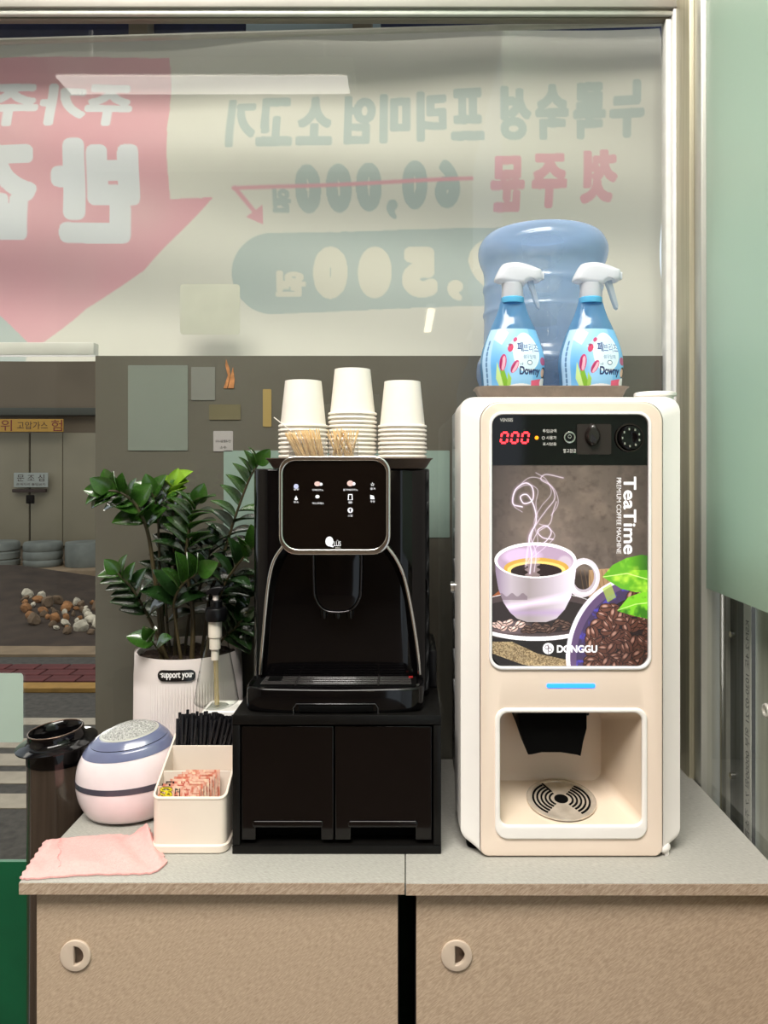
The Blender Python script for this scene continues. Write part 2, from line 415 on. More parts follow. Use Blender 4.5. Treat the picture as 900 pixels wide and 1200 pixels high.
# laminate: fine slanted streaks
def laminate(name, ca, cb, axis, ang, rough=.45, sc=120):
    m = M(name, ca, rough, noise=(sc, .1), col2=cb); nt = m.node_tree
    mp = [n for n in nt.nodes if n.type == 'MAPPING'][0]; tc = [n for n in nt.nodes if n.type == 'TEX_COORD'][0]
    m0 = nt.nodes.new('ShaderNodeMapping'); r_ = [0, 0, 0]; r_[axis] = math.radians(ang); m0.inputs['Rotation'].default_value = r_
    nt.links.new(tc.outputs['Object'], m0.inputs[0]); nt.links.new(m0.outputs[0], mp.inputs[0])
    mp.inputs['Scale'].default_value = (1.1, 7, 7)
    r = [n for n in nt.nodes if n.type == 'VALTORGB'][0]; r.color_ramp.elements[0].position = .34; r.color_ramp.elements[1].position = .66
    return m
m_lamf = laminate('door_laminate', (164, 142, 120), (192, 170, 147), 1, 38)
m_lamt = laminate('top_laminate', (152, 150, 143), (175, 173, 166), 2, 30)
m_lame = laminate('edge_laminate', (146, 124, 104), (186, 166, 146), 1, 38)

# ------------------------------------------------------------------ room shell
m_floor = M('floor_tile', (92, 78, 66), .35, noise=(4, .08))
m_ceil = M('ceiling_paint', (225, 222, 215), .8)
m_wallr = M('rear_wall', (92, 74, 58), .6, noise=(2, .3))
m_walll = M('side_wall', (150, 140, 128), .7, noise=(3, .1))
struct('floor', box(-3.2, .62, -4.2, 1.40, -.1, 0), m_floor)
struct('ceiling', box(-3.2, .62, -4.2, 1.50, 4.1, 4.2), m_ceil)
struct('wall_rear', box(-3.2, .62, -4.3, -4.2, 0, 4.1), m_wallr)
struct('wall_left', box(-3.3, -3.2, -4.2, 1.50, 0, 4.1), m_walll)
struct('wall_back', box(-3.2, .62, 1.405, 1.50, Z(0, GY)+.045, 4.1), M('lintel', (160, 157, 150), .6))
m_green = M('green_panel', (10, 84, 52), .5, noise=(8, .15))
struct('wall_base_back', box(-3.2, .50, 1.425, 1.4345, 0, Z(1010, 1.425)), m_green)
# top rail of the window: two stacked metal steps
rl = struct('window_frame_top', box(-3.2, .497, 1.395, 1.4275, Z(8, 1.395), Z(-4, 1.395)+.03, .002), M('rail_bright', (168, 164, 156), .35, metal=.4, noise=(3, .1)))
struct('trim_1', box(-3.2, .49, 1.402, 1.4275, Z(17, 1.402), Z(8, 1.402)-.0005, .0015), m_alu)
struct('trim_2', box(-3.2, .485, 1.410, 1.4275, Z(22, 1.410), Z(17, 1.410)-.0005, .0015), M('rail_dark', (128, 122, 110), .4, metal=.3))  # lowest step in a darker tone
zt = Z(22, 1.41)-.001
# right jamb of the window: white strip, seal and steel post
struct('window_frame_right', box(X(779, 1.415), X(785, 1.415), 1.408, 1.4275, Z(1010, 1.42), zt, .001), m_caulk)
struct('trim_3', box(X(785.3, 1.415), X(791, 1.41), 1.398, 1.465, Z(1010, 1.42), zt+.02, .002), M('jamb', (222, 222, 220), .4, noise=(20, .05)))
PX = X(792, 1.40)
struct('trim_4', box(PX, PX+.03, 1.335, 1.46, 0, 4.09, .003), m_steel)
XR = PX+.012
struct('trim_5', box(XR-.004, XR+.03, 1.302, 1.333, 0, 4.09, .003), m_alu)
# main window pane and the lower left one
struct('window_1', box(-3.2, X(779, GY), 1.428, 1.433, Z(1010, GY)+.001, zt), m_glass, smooth=None)
# grey board standing behind the pane from the left post rightwards
m_grey = M('grey_film', (104, 102, 95), .5, noise=(3, .07), col2=(95, 92, 84))
struct('wall_panel_back', box(X(112, 1.437), X(779, 1.437), 1.436, 1.441, Z(1010, 1.437), Z(417, 1.437)), m_grey, smooth=None)
tag(struct('trim_6', box(-3.2, X(111, 1.44), 1.435, 1.46, Z(416, 1.435), Z(401, 1.435), .002), M('white_rail', (206, 206, 202), .4)), 'white horizontal rail under the banner')
# sheets on the pane; those above the plant stand in for room reflections
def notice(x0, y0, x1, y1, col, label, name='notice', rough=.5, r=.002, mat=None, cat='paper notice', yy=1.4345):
    m = mat or M('pane_sheet', col, rough, noise=(8, .04))
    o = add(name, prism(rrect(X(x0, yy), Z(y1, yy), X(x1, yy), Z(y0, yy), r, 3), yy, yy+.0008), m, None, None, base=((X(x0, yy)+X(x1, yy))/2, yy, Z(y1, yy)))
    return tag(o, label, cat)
notice(150, 428, 220, 528, (126, 134, 128), 'faint grey-green sheet behind the glass standing in for a reflection above the plant')
nb = notice(224, 430, 252, 469, (128, 130, 126), 'small faint greyish card standing in for a reflection right of the large sheet')
t = notice(250, 505, 273, 529, (176, 172, 174), 'small white square card with two lines of print, standing in for a reflection', name='reflection_card')
for (a, b, cxx) in (('안내문입니다', 517, 9), ('주소', 524.5, 4)):
    add('lettering', text_geo(a, lambda u, v, b=b, c=cxx: (X(261.5+c-2*c*u, 1.434), 1.4342, Z(b+1.5-3*v, 1.434))), m_hole, t, None)
notice(245, 474, 282, 492, (112, 106, 82), 'dull yellow slip standing in for a reflection above the square card', name='reflection_slip')
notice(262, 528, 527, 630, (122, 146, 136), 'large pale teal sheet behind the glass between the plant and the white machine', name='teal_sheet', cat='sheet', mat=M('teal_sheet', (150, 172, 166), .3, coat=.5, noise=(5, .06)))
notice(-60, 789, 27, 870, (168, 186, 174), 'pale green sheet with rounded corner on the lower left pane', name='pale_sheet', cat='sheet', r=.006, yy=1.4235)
fl = tag(add('reflection_flame', merge(prism([(X(a, 1.4345), Z(b, 1.4345)) for a, b in ((262, 455), (267, 440), (264, 428), (265, 421), (269, 432), (270, 440), (266, 455))], 1.4342, 1.435),
    prism([(X(a, 1.4345), Z(b, 1.4345)) for a, b in ((267, 455), (271, 438), (273, 430), (275, 445), (274, 455))], 1.4342, 1.435)), M('orange_print', (190, 130, 84), .5, noise=(90, .35)), None, None), 'small orange flame-shaped piece standing in for a reflection over the plant', 'sticker')
fl['kind'] = 'thing'
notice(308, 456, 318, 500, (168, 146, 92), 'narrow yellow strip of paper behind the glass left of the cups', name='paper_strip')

# ------------------------------------------------------------------ street beyond the lower left pane
m_asph = M('asphalt', (66, 62, 56), .9, noise=(25, .35), bump=(40, .6))
m_conc = M('old_concrete', (128, 108, 84), .9, noise=(5, .22), bump=(20, .5))
struct('ground_street', box(-14, 3.5, 1.5, 14, -.1, 0), m_asph)
def gy(py): return CAMZ*900/(py-547)
m_paint = M('road_paint', (158, 146, 128), .8, noise=(12, .15))
for k, (a, b) in enumerate(((842, 850), (866, 877), (884, 898), (905, 919), (931, 948))):
    st = struct('road_stripe', box(-6, -1.0, gy(b), gy(a), .0005, .004), m_paint, smooth=None); st['kind'] = 'structure'
struct('kerb', box(-7, -1.0, gy(812), gy(805), 0, .03, .004), M('yellow_paint', (150, 112, 50), .8, noise=(10, .2)), smooth=None)
bb = struct('paving', box(-7, -1.0, gy(804), gy(783), .0, .012), M('mortar', (84, 66, 60), .9), smooth=None)
m_brick = M('red_brick', (84, 36, 34), .85, noise=(15, .25))
by0, by1 = gy(804), gy(783); rows = 3; bw = .2; bme = None
for r in range(rows):
    for k in range(17):
        x0 = -3.6+k*bw+(r % 2)*bw/2
        if bme is None:
            o = add('brick', box(-bw/2+.006, bw/2-.006, -(by1-by0)/rows/2+.008, (by1-by0)/rows/2-.008, 0, .02, .003, 1), m_brick, None, None); bme = o.data; o.parent = bb
        else:
            o = bpy.data.objects.new('brick', bme); C.objects.link(o); o.parent = bb
        o.location = (x0, by0+(r+.5)*(by1-by0)/rows, .012)
struct('kerb_tan', box(-7, -1.2, gy(770), gy(760), 0, .02), m_conc, smooth=None)
# retaining step, dark bank, rubble
struct('retaining_wall', box(-9, -1.6, 8.0, 8.8, 0, Z(668, 8.0), .02), m_conc)
vs, fs = [], []
nx, ny = 60, 14
def bankz(x, y):
    t_ = (y-5.75)/2.24; pxx = 475+x*900/y
    return max(0.0, t_*(.37-.14*max(0, min(1, (pxx-20)/110)))+.03*math.sin(x*7+t_*13)*t_*(1-t_)*3)
for j in range(ny):
    for i in range(nx):
        x = -7+i*5.6/(nx-1); y = 5.75+j*2.24/(ny-1); vs.append((x, y, bankz(x, y)))
for j in range(ny-1):
    for i in range(nx-1): fs.append((j*nx+i, j*nx+i+1, (j+1)*nx+i+1, (j+1)*nx+i))
tag(add('earth_bank', (vs, fs), M('dark_earth', (58, 46, 36), .95, noise=(6, .3), bump=(15, .8))), 'dark sloping earth bank below the concrete step', 'bank', kind='structure')
def rock(r, seed):
    rr = random.Random(seed); bm = bmesh.new(); bmesh.ops.create_icosphere(bm, subdivisions=2, radius=r)
    a, b, c = rr.uniform(.7, 1.2), rr.uniform(.7, 1.1), rr.uniform(.5, .8)
    for v in bm.verts:
        f = 1+rr.uniform(-.14, .14); v.co = Vector((v.co.x*a*f, v.co.y*b*f, v.co.z*c*f))
    return bm
rmat = [M('pale_rock', (186, 174, 152), .9, noise=(9, .4)), M('tan_rock', (140, 96, 58), .9, noise=(9, .4)), M('brown_rock', (104, 84, 64), .9, noise=(9, .3))]
rmesh = []
for k in range(6):
    bm = rock(.075, k); me = bpy.data.meshes.new('rock'); bm.to_mesh(me); bm.free(); me.materials.append(rmat[k % 3]); rmesh.append(me)
rk = random.Random(3); placed = []
for k in range(2500):
    pxx = rk.uniform(28, 122); yy = rk.uniform(6.05, 7.0); s_ = rk.uniform(.35, 1.0)
    if yy < 6.1+.5*abs(pxx-85)/60*.5: continue
    p = Vector((X(pxx, yy), yy, 0)); p.z = bankz(p.x, yy)+.035*s_; r_ = .085*s_
    if any((p-q).length < (r_+w_)*1.02 for q, w_ in placed) or len(placed) > 110: continue
    placed.append((p, r_))
    o = bpy.data.objects.new('rock', rmesh[len(placed) % 6]); C.objects.link(o)
    o.location = p; o.scale = (s_, s_, s_); o.rotation_euler = (rk.uniform(0, 3), rk.uniform(0, 3), rk.uniform(0, 3))
    tag(o, 'broken rubble stone heaped at the foot of the dark bank across the street', 'stone', 'rubble stones across the street')
# gate wall
gw = thing('metal_gate', (X(35, 8.9), 8.9, Z(640, 8.9)), 'beige metal double gate across the street below the danger sign', 'gate')
m_gate = M('gate_paint', (134, 124, 102), .7, noise=(1.5, .12), bump=(4, .3))
m_gate2 = M('gate_paint_brownish', (122, 106, 76), .7, noise=(1.5, .12))
for a, b, mm, nn in ((-60, 33.5, m_gate, 'door_leaf'), (35.5, 73, m_gate, 'door_leaf'), (73.5, 112, m_gate, 'side_panel'), (112.5, 190, m_gate, 'side_panel')):
    add(nn, box(X(a, 8.9), X(b, 8.9), 8.9, 8.95, Z(640, 8.9), Z(507, 8.9), .01), mm, gw)
add('gate_bar', box(X(16, 8.86), X(55, 8.86), 8.82, 8.87, Z(577, 8.86), Z(573, 8.86), .005), M('rusty_bar', (50, 34, 26), .7), gw)
add('padlock', box(X(33, 8.84), X(42, 8.84), 8.78, 8.82, Z(590, 8.84), Z(580, 8.84), .01), m_hole, gw)
struct('wall_street', box(-14, 3, 8.97, 9.3, 0, 3.2), M('street_wall', (112, 98, 80), .85, noise=(1, .15)))
add('gate_lintel', box(X(-60, 8.85), X(190, 8.85), 8.82, 8.96, Z(487, 8.85), Z(478, 8.85), .01), M('lintel_green', (66, 66, 56), .7), gw)
def sign(name, x0, y0, x1, y1, yy, base, texts, label, mirror=False):
    o = tag(add(name, box(X(x0, yy), X(x1, yy), yy, yy+.015, Z(y1, yy), Z(y0, yy), .003), base, None, None, base=(X((x0+x1)/2, yy), yy, Z(y1, yy))), label, 'sign')
    for (s_, a, b, c, d, mt) in texts:
        add('lettering', text_geo(s_, lambda u, v: (X(a+(c-a)*u, yy), yy-.002, Z(d-(d-b)*v, yy))), mt, o, None)
    return o
m_sr = M('sign_red', (110, 26, 26), .6); m_sk = M('sign_dark', (58, 28, 20), .6)
sign('danger_sign', -38, 491, 74, 506, 8.7, M('sign_yellow', (176, 132, 50), .6), [('위', 1, 492, 14, 505, m_sr), ('고압가스', 20, 494, 56, 503, m_sk), ('험', 60, 492, 73, 505, m_sr)], 'yellow danger sign with red and black lettering over the street gate')
sign('notice_plate', 16, 554, 56, 571, 8.8, M('plate_white', (150, 152, 142), .6), [('문 조 심', 20, 556, 52, 564, m_sk), ('관계자외 출입금지', 19, 566, 53, 569, m_sk)], 'small white notice plate above the bar of the street gate')
# drums under the gate
for k, (a, b, lb) in enumerate(((-34, 21, 'ribbed grey drum below the gate, leftmost of the row at the photo edge'), (29, 72, 'ribbed pale grey drum below the gate seam'), (78, 124, 'plain grey drum below the gate, right of the ribbed ones'))):
    yy = 8.35; r_ = (b-a)*yy/1800; z0 = Z(668, 8.0)
    prof = [(r_*.94, .0), (r_, .015), (r_, .06), (r_*.95, .075), (r_, .09), (r_, .15), (r_*.95, .165), (r_, .18), (r_, .24), (r_*.93, .262)]
    if k == 2: prof = [(r_*.97, 0), (r_, .01), (r_, .25), (r_*.97, .262)]
    tag(add('drum', solid_lathe(prof, X((a+b)/2, yy), yy, 28), M('drum_grey', (104, 106, 98), .7, noise=(5, .25)), base=(X((a+b)/2, yy), yy, z0)) if False else add('drum', solid_lathe([(p, q+z0) for p, q in prof], X((a+b)/2, yy), yy, 28), M('drum_grey', (110, 112, 104), .7, noise=(5, .25)), base=(X((a+b)/2, yy), yy, z0)), lb, 'drum')
# awning fascia above the banner, outside
aw = thing('awning', (-.4, 1.85, 2.3), 'dark blue awning fascia outside above the banner', 'awning')
add('fascia', box(-2.2, .75, 1.86, 1.9, 2.2, 2.9), M('navy_canvas', (26, 36, 72), .7, noise=(40, .2)), aw)
for a in (150, 413): add('post', box(X(a, 1.8), X(a+23, 1.8), 1.80, 1.85, 2.12, 2.9, .004), M('post_brown', (112, 104, 88), .5), aw)
add('pale_panel', box(X(288, 1.85), X(446, 1.85), 1.853, 1.859, 2.2, 2.7), M('pale_blue_panel', (168, 188, 196), .5, noise=(3, .1)), aw)

# ------------------------------------------------------------------ banner
YB = 1.50
cv = Canvas(-120, 15, 790, 425, 2, (200, 199, 189))
GT = (164, 176, 173); PK = (204, 154, 162); WH = (202, 206, 210); CR = (200, 198, 184)
cv.poly([(-120, 62), (195, 62), (200, 234), (251, 233), (168, 316), (95, 358), (47, 402), (32, 402), (0, 373), (-120, 275)], PK)
cv.poly([(-120, 275), (0, 373), (32, 402), (32, 425), (-120, 425)], GT)
T = dict(mirror=True)
cv.text('주', 100, 95, 149, 146, WH, bold=3.2, **T); cv.text('가', 47, 95, 96, 146, WH, bold=3.2, **T); cv.text('주', -24, 95, 40, 146, WH, bold=3.2, **T)
cv.text('반', 70, 172, 157, 278, WH, bold=8, **T); cv.text('값', -42, 172, 39, 278, WH, bold=7, **T)
for s_, a, b in (('기', 268, 300), ('고', 303, 343), ('소', 349, 389), ('엄', 404, 439), ('미', 446, 480), ('리', 489, 522), ('프', 529, 566), ('성', 587, 621), ('숙', 628, 665), ('룩', 672, 708), ('누', 714, 752)):
    yc = 145-(a-285)*.0345
    cv.text(s_, a+2, yc-30, b-2, yc+30, GT, bold=3.3, slope=-.03, **T)
for s_, a, b in (('문', 574, 614), ('주', 622, 664), ('첫', 680, 722)):
    yc = 217-(a-574)*.09; cv.text(s_, a+3, yc-27, b-3, yc+27, PK, bold=3.4, slope=-.05, **T)
for s_, a, b, in (('0', 347, 376), ('0', 383, 412), ('0', 418, 447), ('0', 472, 500), ('6', 510, 538)):
    yc = 223-(a-347)*.03; cv.text(s_, a+4, yc-21, b-4, yc+21, GT, bold=4.6, **T)
cv.text(',', 455, 236, 464, 253, GT, bold=2, **T); cv.text('원', 321, 224, 340, 247, GT, bold=1.6, **T)
cv.line([(275, 223), (552, 213)], 4, PK); cv.line([(277, 223), (300, 250)], 5, PK); cv.poly([(288, 254), (308, 240), (308, 262)], PK)
yy_ = cv.Y+ (cv.X-490)*.03
def stad(x0, y0, x1, y1):
    r = (y1-y0)/2; cx = np.clip(cv.X, x0+r, x1-r); return np.hypot(cv.X-cx, yy_-(y0+r)) < r
cv.put(stad(271, 266, 712, 361), GT)
for s_, a, b in (('0', 366, 407), ('0', 419, 459), ('5', 471, 513)):
    cv.text(s_, a+7, 293, b-7, 342, CR, bold=7, **T)
cv.text(',', 527, 330, 540, 350, CR, bold=3, **T); cv.text('원', 324, 318, 356, 344, CR, bold=2.4, **T)
cv.text('9', 556, 282, 598, 338, CR, bold=6, **T); cv.text('3', 612, 281, 652, 337, CR, bold=6, **T)
cv.put(vnoise(cv.X, cv.Y, .012, 5, 3), (196, 196, 186), .28)
def bpos(u, v):
    px = -120+u*897; yt = 48-px*.0275; py = yt+v*(424-yt)
    wav = .016*np.sin(v*9+u*2.2)+.0085*np.sin(v*17-u*5+1)+.003*np.sin(u*22+v*3)
    return X(px, YB), YB+wav, Z(py, YB)
def bpx(u, v):
    px = -120+u*897; yt = 48-px*.0275; return px, yt+v*(424-yt)
bn = print_sheet('banner', cv, 780, 330, bpx, bpos, printed('banner_cloth', .6, translucent=.45), base=(X(330, YB), YB, Z(424, YB)))
tag(bn, 'large cream printed banner hung outside the glass, its writing seen from behind', 'banner')
rd = add('banner_rod', tube([(X(-120, YB), YB, Z(52, YB)), (X(776, YB), YB, Z(27, YB))], .006, 8), m_alu, bn)
notice(211, 333, 281, 392, (202, 204, 192), 'faint white rounded card stuck behind the glass at the lower part of the banner', name='white_card', r=.006, mat=M('white_card', (196, 198, 188), .5))

# ------------------------------------------------------------------ right glass partition
xg = XR+.006
m_frost = thin('frosted_film', (0, 0, 0), body=1.0, bodycol=(214, 232, 216), rough=.35, translucent=.6)
zf = Z(689, 1.302)
struct('window_2', box(xg, xg+.006, -1.2, 1.301, TOP-.84, 4.09), m_glass, smooth=None)
struct('window_film', box(xg-.0016, xg-.0004, -1.2, 1.300, zf, 4.09), m_frost, smooth=None)
# things beyond the clear strip
xo = xg+.05
def yo(px): return xo*900/(px-475)
ch = thing('steel_channel', (xo, 1.3, .3), 'dark grey steel channel with two bolts beyond the clear right glass', 'channel')
add('web', box(xo, xo+.012, yo(872), yo(851), .3, 2.2, .002), M('dark_flange', (130, 134, 134), .4, metal=.3, noise=(3, .3), stretch=(30, 30, 1)), ch)
add('flange', box(xo-.008, xo+.012, yo(856), yo(850.5), .3, 2.2, .002), M('light_flange', (190, 192, 186), .4, metal=.3, noise=(3, .3), stretch=(30, 30, 1)), ch)
for pb_ in (743, 909):
    yb3 = yo(861); add('bolt', tube([(xo+.002, yb3, Z(pb_, yb3)), (xo-.008, yb3, Z(pb_, yb3))], .0055, 12), m_chrome, ch)
tag(add('wide_post', box(xo+.001, xo+.02, yo(850), yo(818), .3, 2.2, .002), M('beige_post', (222, 218, 190), .5, noise=(3, .08), stretch=(20, 20, 1)), base=(xo, yo(835), .3)), 'beige metal post beyond the clear right glass, nearest the corner', 'post')
ms = tag(add('paper_strip', box(xo-.003, xo-.002, yo(882), yo(873.5), .6, 1.5), M('tape_white', (240, 240, 236), .5, noise=(10, .08)), base=(xo, yo(878), .6)), 'narrow white printed strip beyond the clear right glass', 'strip')
add('lettering', text_geo('KSM-2 4도 1030-02-21 외부 00000원 7.7 주소관리 03-25', lambda u, v: (xo-.0034, yo(880.5)+(yo(875.5)-yo(880.5))*v, 1.14-.42*u)), M('tape_ink', (120, 122, 122), .6), ms, None)
struct('trim_7', box(xo+.004, xo+.02, .2, yo(882.5), .3, 1.25), M('outer_grey', (205, 208, 196), .4, noise=(2, .2), stretch=(20, 20, 1)), smooth=None)
rg = [(xo-.02, yo(897)-.045+.0085*math.cos(a), Z(833, yo(897)-.045)+.0085*math.sin(a)) for a in np.linspace(0, 2*math.pi, 24, endpoint=False)]
tag(add('hanging_ring', tube(rg, .0028, 8, closed=True), m_white, base=tuple(rg[0])), 'small white plastic ring beyond the clear right glass', 'ring')

# ------------------------------------------------------------------ cabinets
def cabinet(x0, x1, yf, label, name='storage_cabinet', hx=89, bx0=None, bx1=None):
    t = thing(name, ((x0+x1)/2, 1.22, 0), label, 'cabinet', 'low laminate cabinets under the machines')
    add('top_board', box(x0, x1, yf, 1.422, TOP-.0165, TOP, .0012), m_lamt, t)
    add('edge_band', box(x0+.0006, x1-.0006, yf-.0010, yf-.0001, TOP-.0155, TOP-.001), m_lame, t, None)
    add('carcass', box(bx0, bx1, yf+.034, 1.41, .05, TOP-.0166), M('carcass', (44, 42, 42), .6), t)
    yd = yf+.014
    hxx, hz = X(hx, yd), Z(1119, yd); R = .0205
    hole = [(hxx+R*.93*math.cos(a), hz+R*.93*math.sin(a)) for a in np.linspace(0, 2*math.pi, 32, endpoint=False)]
    d = add('door', plate(rrect(bx0+.001, .06, bx1-.001, TOP-.0215, .002, 2), [hole], yd, yd+.018, .0006, 1), m_lamf, t, None)
    h = add('handle', plate([(hxx+R*math.cos(a), hz+R*math.sin(a)) for a in np.linspace(0, 2*math.pi, 40, endpoint=False)],
            [[(hxx+(.0125)*math.cos(a)-.002, hz+.0125*math.sin(a)) for a in np.linspace(-math.pi/2, math.pi/2, 18)]], yd-.003, yd+.004, .0012), M('handle_plastic', (196, 178, 160), .35), d)
    add('handle_recess', solid_lathe([(R*.9, 0), (R*.9, .004)], hxx, 0, 32), M('recess', (176, 156, 138), .4), d) if False else add('handle_recess', [(v[0], yd+.011+v[2], hz+v[1]) for v in solid_lathe([(R*.9, 0), (R*.9, .003)], hxx, 0, 32)[0]] and ([(v[0], yd+.011+v[2], hz+v[1]) for v in solid_lathe([(R*.9, 0), (R*.9, .003)], hxx, 0, 32)[0]], solid_lathe([(R*.9, 0), (R*.9, .003)], hxx, 0, 32)[1]), M('recess', (150, 128, 110), .4), d)
    add('plinth', box(bx0+.005, bx1-.005, yf+.05, 1.40, 0, .05), m_hole, t)
    return t
cabinet(X(22, 1.0), X(474.5, 1.0), 1.000, 'low beige laminate cabinet, left one, under the black coffee machine', hx=89, bx0=X(42, 1.014), bx1=X(467, 1.014))
cabinet(X(475.5, .998), XR-.006, .998, 'low beige laminate cabinet, right one, under the white vending machine', hx=535, bx0=X(487, 1.012), bx1=XR-.012)

# ------------------------------------------------------------------ white coffee vending machine
YM = 1.062
vm = thing('coffee_vending_machine', (X(668, YM), 1.2, TOP), 'white and beige coffee vending machine with lit coffee cup poster', 'vending machine')
x = lambda p: X(p, YM)
z = lambda p: Z(p, YM)
ringA = rrect(x(563), z(1004), x(777), z(471), (.012, .012, .028, .028), 8)
bx0, bx1 = X(538, 1.085), X(797, 1.085)
ringB = rrect(bx0, TOP+.014, bx1, Z(465.5, 1.085), (.022, .022, .020, .020), 8)
def rr_(r, y): return [(a, y, b) for a, b in r]
def mixr(r1, r2, t): return [(a[0]*(1-t)+b[0]*t, a[1]*(1-t)+b[1]*t) for a, b in zip(r1, r2)]
nic_hole = rrect(x(585), z(967), x(753), z(834), .012, 8)
pos_hole = rrect(x(574.5), z(783), x(761.5), z(484), .017, 8)
add('front_panel', plate(ringA, [nic_hole, pos_hole], YM, YM+.012, .003, 3), m_shell, vm, 15)
add('shell', loft([rr_(mixr(ringA, ringB, .03), YM+.003), rr_(mixr(ringA, ringB, .35), YM+.010), rr_(mixr(ringA, ringB, .93), 1.079), rr_(ringB, 1.087), rr_(ringB, 1.18)], False, True), m_white, vm, 30)
bd = add('body', box(bx0+.009, bx1-.006, 1.174, 1.400, TOP+.013, Z(465.5, 1.085)-.003, .004), m_side, vm)
for k in range(9):
    zz = 1.43-k*.05
    add('vent', box(bx0+.003, bx0+.0095, 1.20, 1.28, zz-.009, zz+.009, .003), M('vent_grey', (190, 194, 196), .35), bd)
lk = add('side_lock', tube([(bx0+.009, 1.19, 1.205), (bx0-.006, 1.19, 1.205)], .009, 16), m_chrome, bd)
for a, b in ((.1, 1.10), (.355, 1.10), (.1, 1.37), (.355, 1.37)):
    add('foot', solid_lathe([(.012, TOP), (.013, TOP+.003), (.013, TOP+.010), (.010, TOP+.0145)], a, b, 20), m_hole, vm)
add('hinge_foot', merge(solid_lathe([(.0125, TOP+.006), (.0135, TOP+.008), (.0135, TOP+.012), (.011, TOP+.015)], X(776, 1.07), 1.078, 24), solid_lathe([(.005, TOP), (.005, TOP+.007)], X(781, 1.07), 1.074, 16)), m_white, vm)
# bezel and poster window
add('poster_bezel', plate(rrect(x(573), z(784.5), x(763), z(482.5), .018, 8), [rrect(x(576.5), z(781), x(759.5), z(486), .015, 8)], YM-.003, YM+.004, .0014, 3), M('bright_white', (244, 242, 244), .25, coat=.4), vm)
cp = rrect(x(577), z(545), x(759), z(486), (.0003, .0003, .014, .014), 8)
pan = add('control_panel', prism(cp, YM+.0015, YM+.006), m_black, vm, None)
YP = YM+.0012
def decal(s_, x0, y0, x1, y1, mt, parent, yy=YP, rot=0, name='lettering'):
    def f(u, v):
        if rot == 90: u, v = v, 1-u
        return (X(x0+(x1-x0)*u, yy), yy, Z(y1-(y1-y0)*v, yy))
    return add(name, text_geo(s_, f), mt, parent, None)
decal('VEN505', 586, 490, 601, 494, m_inkd, pan)
# seven segment zeros
def zero(px0, py0, w, h, sk):
    out = []
    seg = [((0, 0), (1, 0)), ((0, 0), (0, .48)), ((1, 0), (1, .48)), ((0, .52), (0, 1)), ((1, .52), (1, 1)), ((0, 1), (1, 1))]
    for (a, b), (c, d) in seg:
        q = 1.1; ax, ay = px0+a*w+sk*(1-b), py0+b*h; bx_, by_ = px0+c*w+sk*(1-d), py0+d*h
        L = math.hypot(bx_-ax, by_-ay); ux, uy = (bx_-ax)/L, (by_-ay)/L; nx_, ny_ = -uy*q, ux*q; ax += ux*.9; ay += uy*.9; bx_ -= ux*.9; by_ -= uy*.9
        out.append(prism([(X(p, YP), Z(r, YP)) for p, r in ((ax-nx_, ay-ny_), (bx_-nx_, by_-ny_), (bx_+nx_, by_+ny_), (ax+nx_, ay+ny_))], YP-.0006, YP))
    return merge(*out)
for k in range(3): add('digit', zero(586.5+k*12.2, 507, 7.2, 12, 1.8), m_red, pan, None)
def disc(cx, cy, r, yy0, yy1, seg=24, rin=None, sy=1):
    o = [(X(cx+r*math.cos(a), yy0), Z(cy+r*sy*math.sin(a), yy0)) for a in np.linspace(0, 2*math.pi, seg, endpoint=False)]
    if rin is None: return prism(o, yy0, yy1)
    i = [(X(cx+rin*math.cos(a), yy0), Z(cy+rin*sy*math.sin(a), yy0)) for a in np.linspace(0, 2*math.pi, seg, endpoint=False)]
    return plate(o, [i], yy0, yy1, .0003, 1)
add('indicator', disc(629, 513, 2.2, YP-.0006, YP), m_orange, pan, None)
for s_, a, b, y0, y1 in (('투입금액', 636, 652, 503, 507), ('사용가', 640, 652, 511, 515), ('표시없음', 636, 652, 518.5, 522)):
    decal(s_, a, y0, b, y1, m_inkd, pan)
decal('○', 635, 511.5, 638.5, 515, m_inkd, pan)
add('lock', merge(disc(667.5, 512.5, 7, YP-.003, YP, 28, 5.4), disc(667.5, 512.5, 5.3, YP-.002, YP, 28), disc(667.5, 511.5, 2.4, YP-.004, YP, 16, 1.4)), m_chrome, pan, 40)
add('lock_core', disc(667.5, 512.5, 5, YP-.0025, YP, 24), m_blackm, pan, None)
decal('열고잠금', 660, 526, 675, 530.5, m_inkd, pan)
ph = add('coin_plate', prism(rrect(X(676, YP), Z(532.5, YP), X(716, YP), Z(497, YP), .002, 3), YP-.0015, YP), M('coin_plate', (40, 33, 30), .35), pan, None)
add('coin_lever', loft([[(X(694+rx*math.cos(a), YP), YP-.0015-dd, Z(511+ry*math.sin(a)-(3 if math.sin(a) < -.9 else 0), YP)) for a in np.linspace(0, 2*math.pi, 20, endpoint=False)] for rx, ry, dd in ((9, 12, 0), (8.6, 11.5, .004), (6, 8.5, .008))]), M('lever', (30, 24, 22), .25, coat=.4), ph, 50)
cr = add('coin_return', disc(738, 513, 17, YP-.003, YP, 36, 15.2), M('smoked_ring', (60, 52, 50), .15, metal=.8), pan, 40)
add('glass_dial', loft([[(X(738+r*math.cos(a), YP), YP-d, Z(513+r*math.sin(a), YP)) for a in np.linspace(0, 2*math.pi, 28, endpoint=False)] for r, d in ((15, 0), (14, .004), (10, .0055), (6, .004), (3, .003))]), m_black, cr, 50)
for k in range(9):
    a = k*.7+.3; add('facet', box(X(738+10*math.cos(a), YP)-.0012, X(738+10*math.cos(a), YP)+.0012, YP-.0072, YP-.004, Z(513+10*math.sin(a), YP)-.0016, Z(513+10*math.sin(a), YP)+.0016, .0005, 1), m_chrome, cr, None)
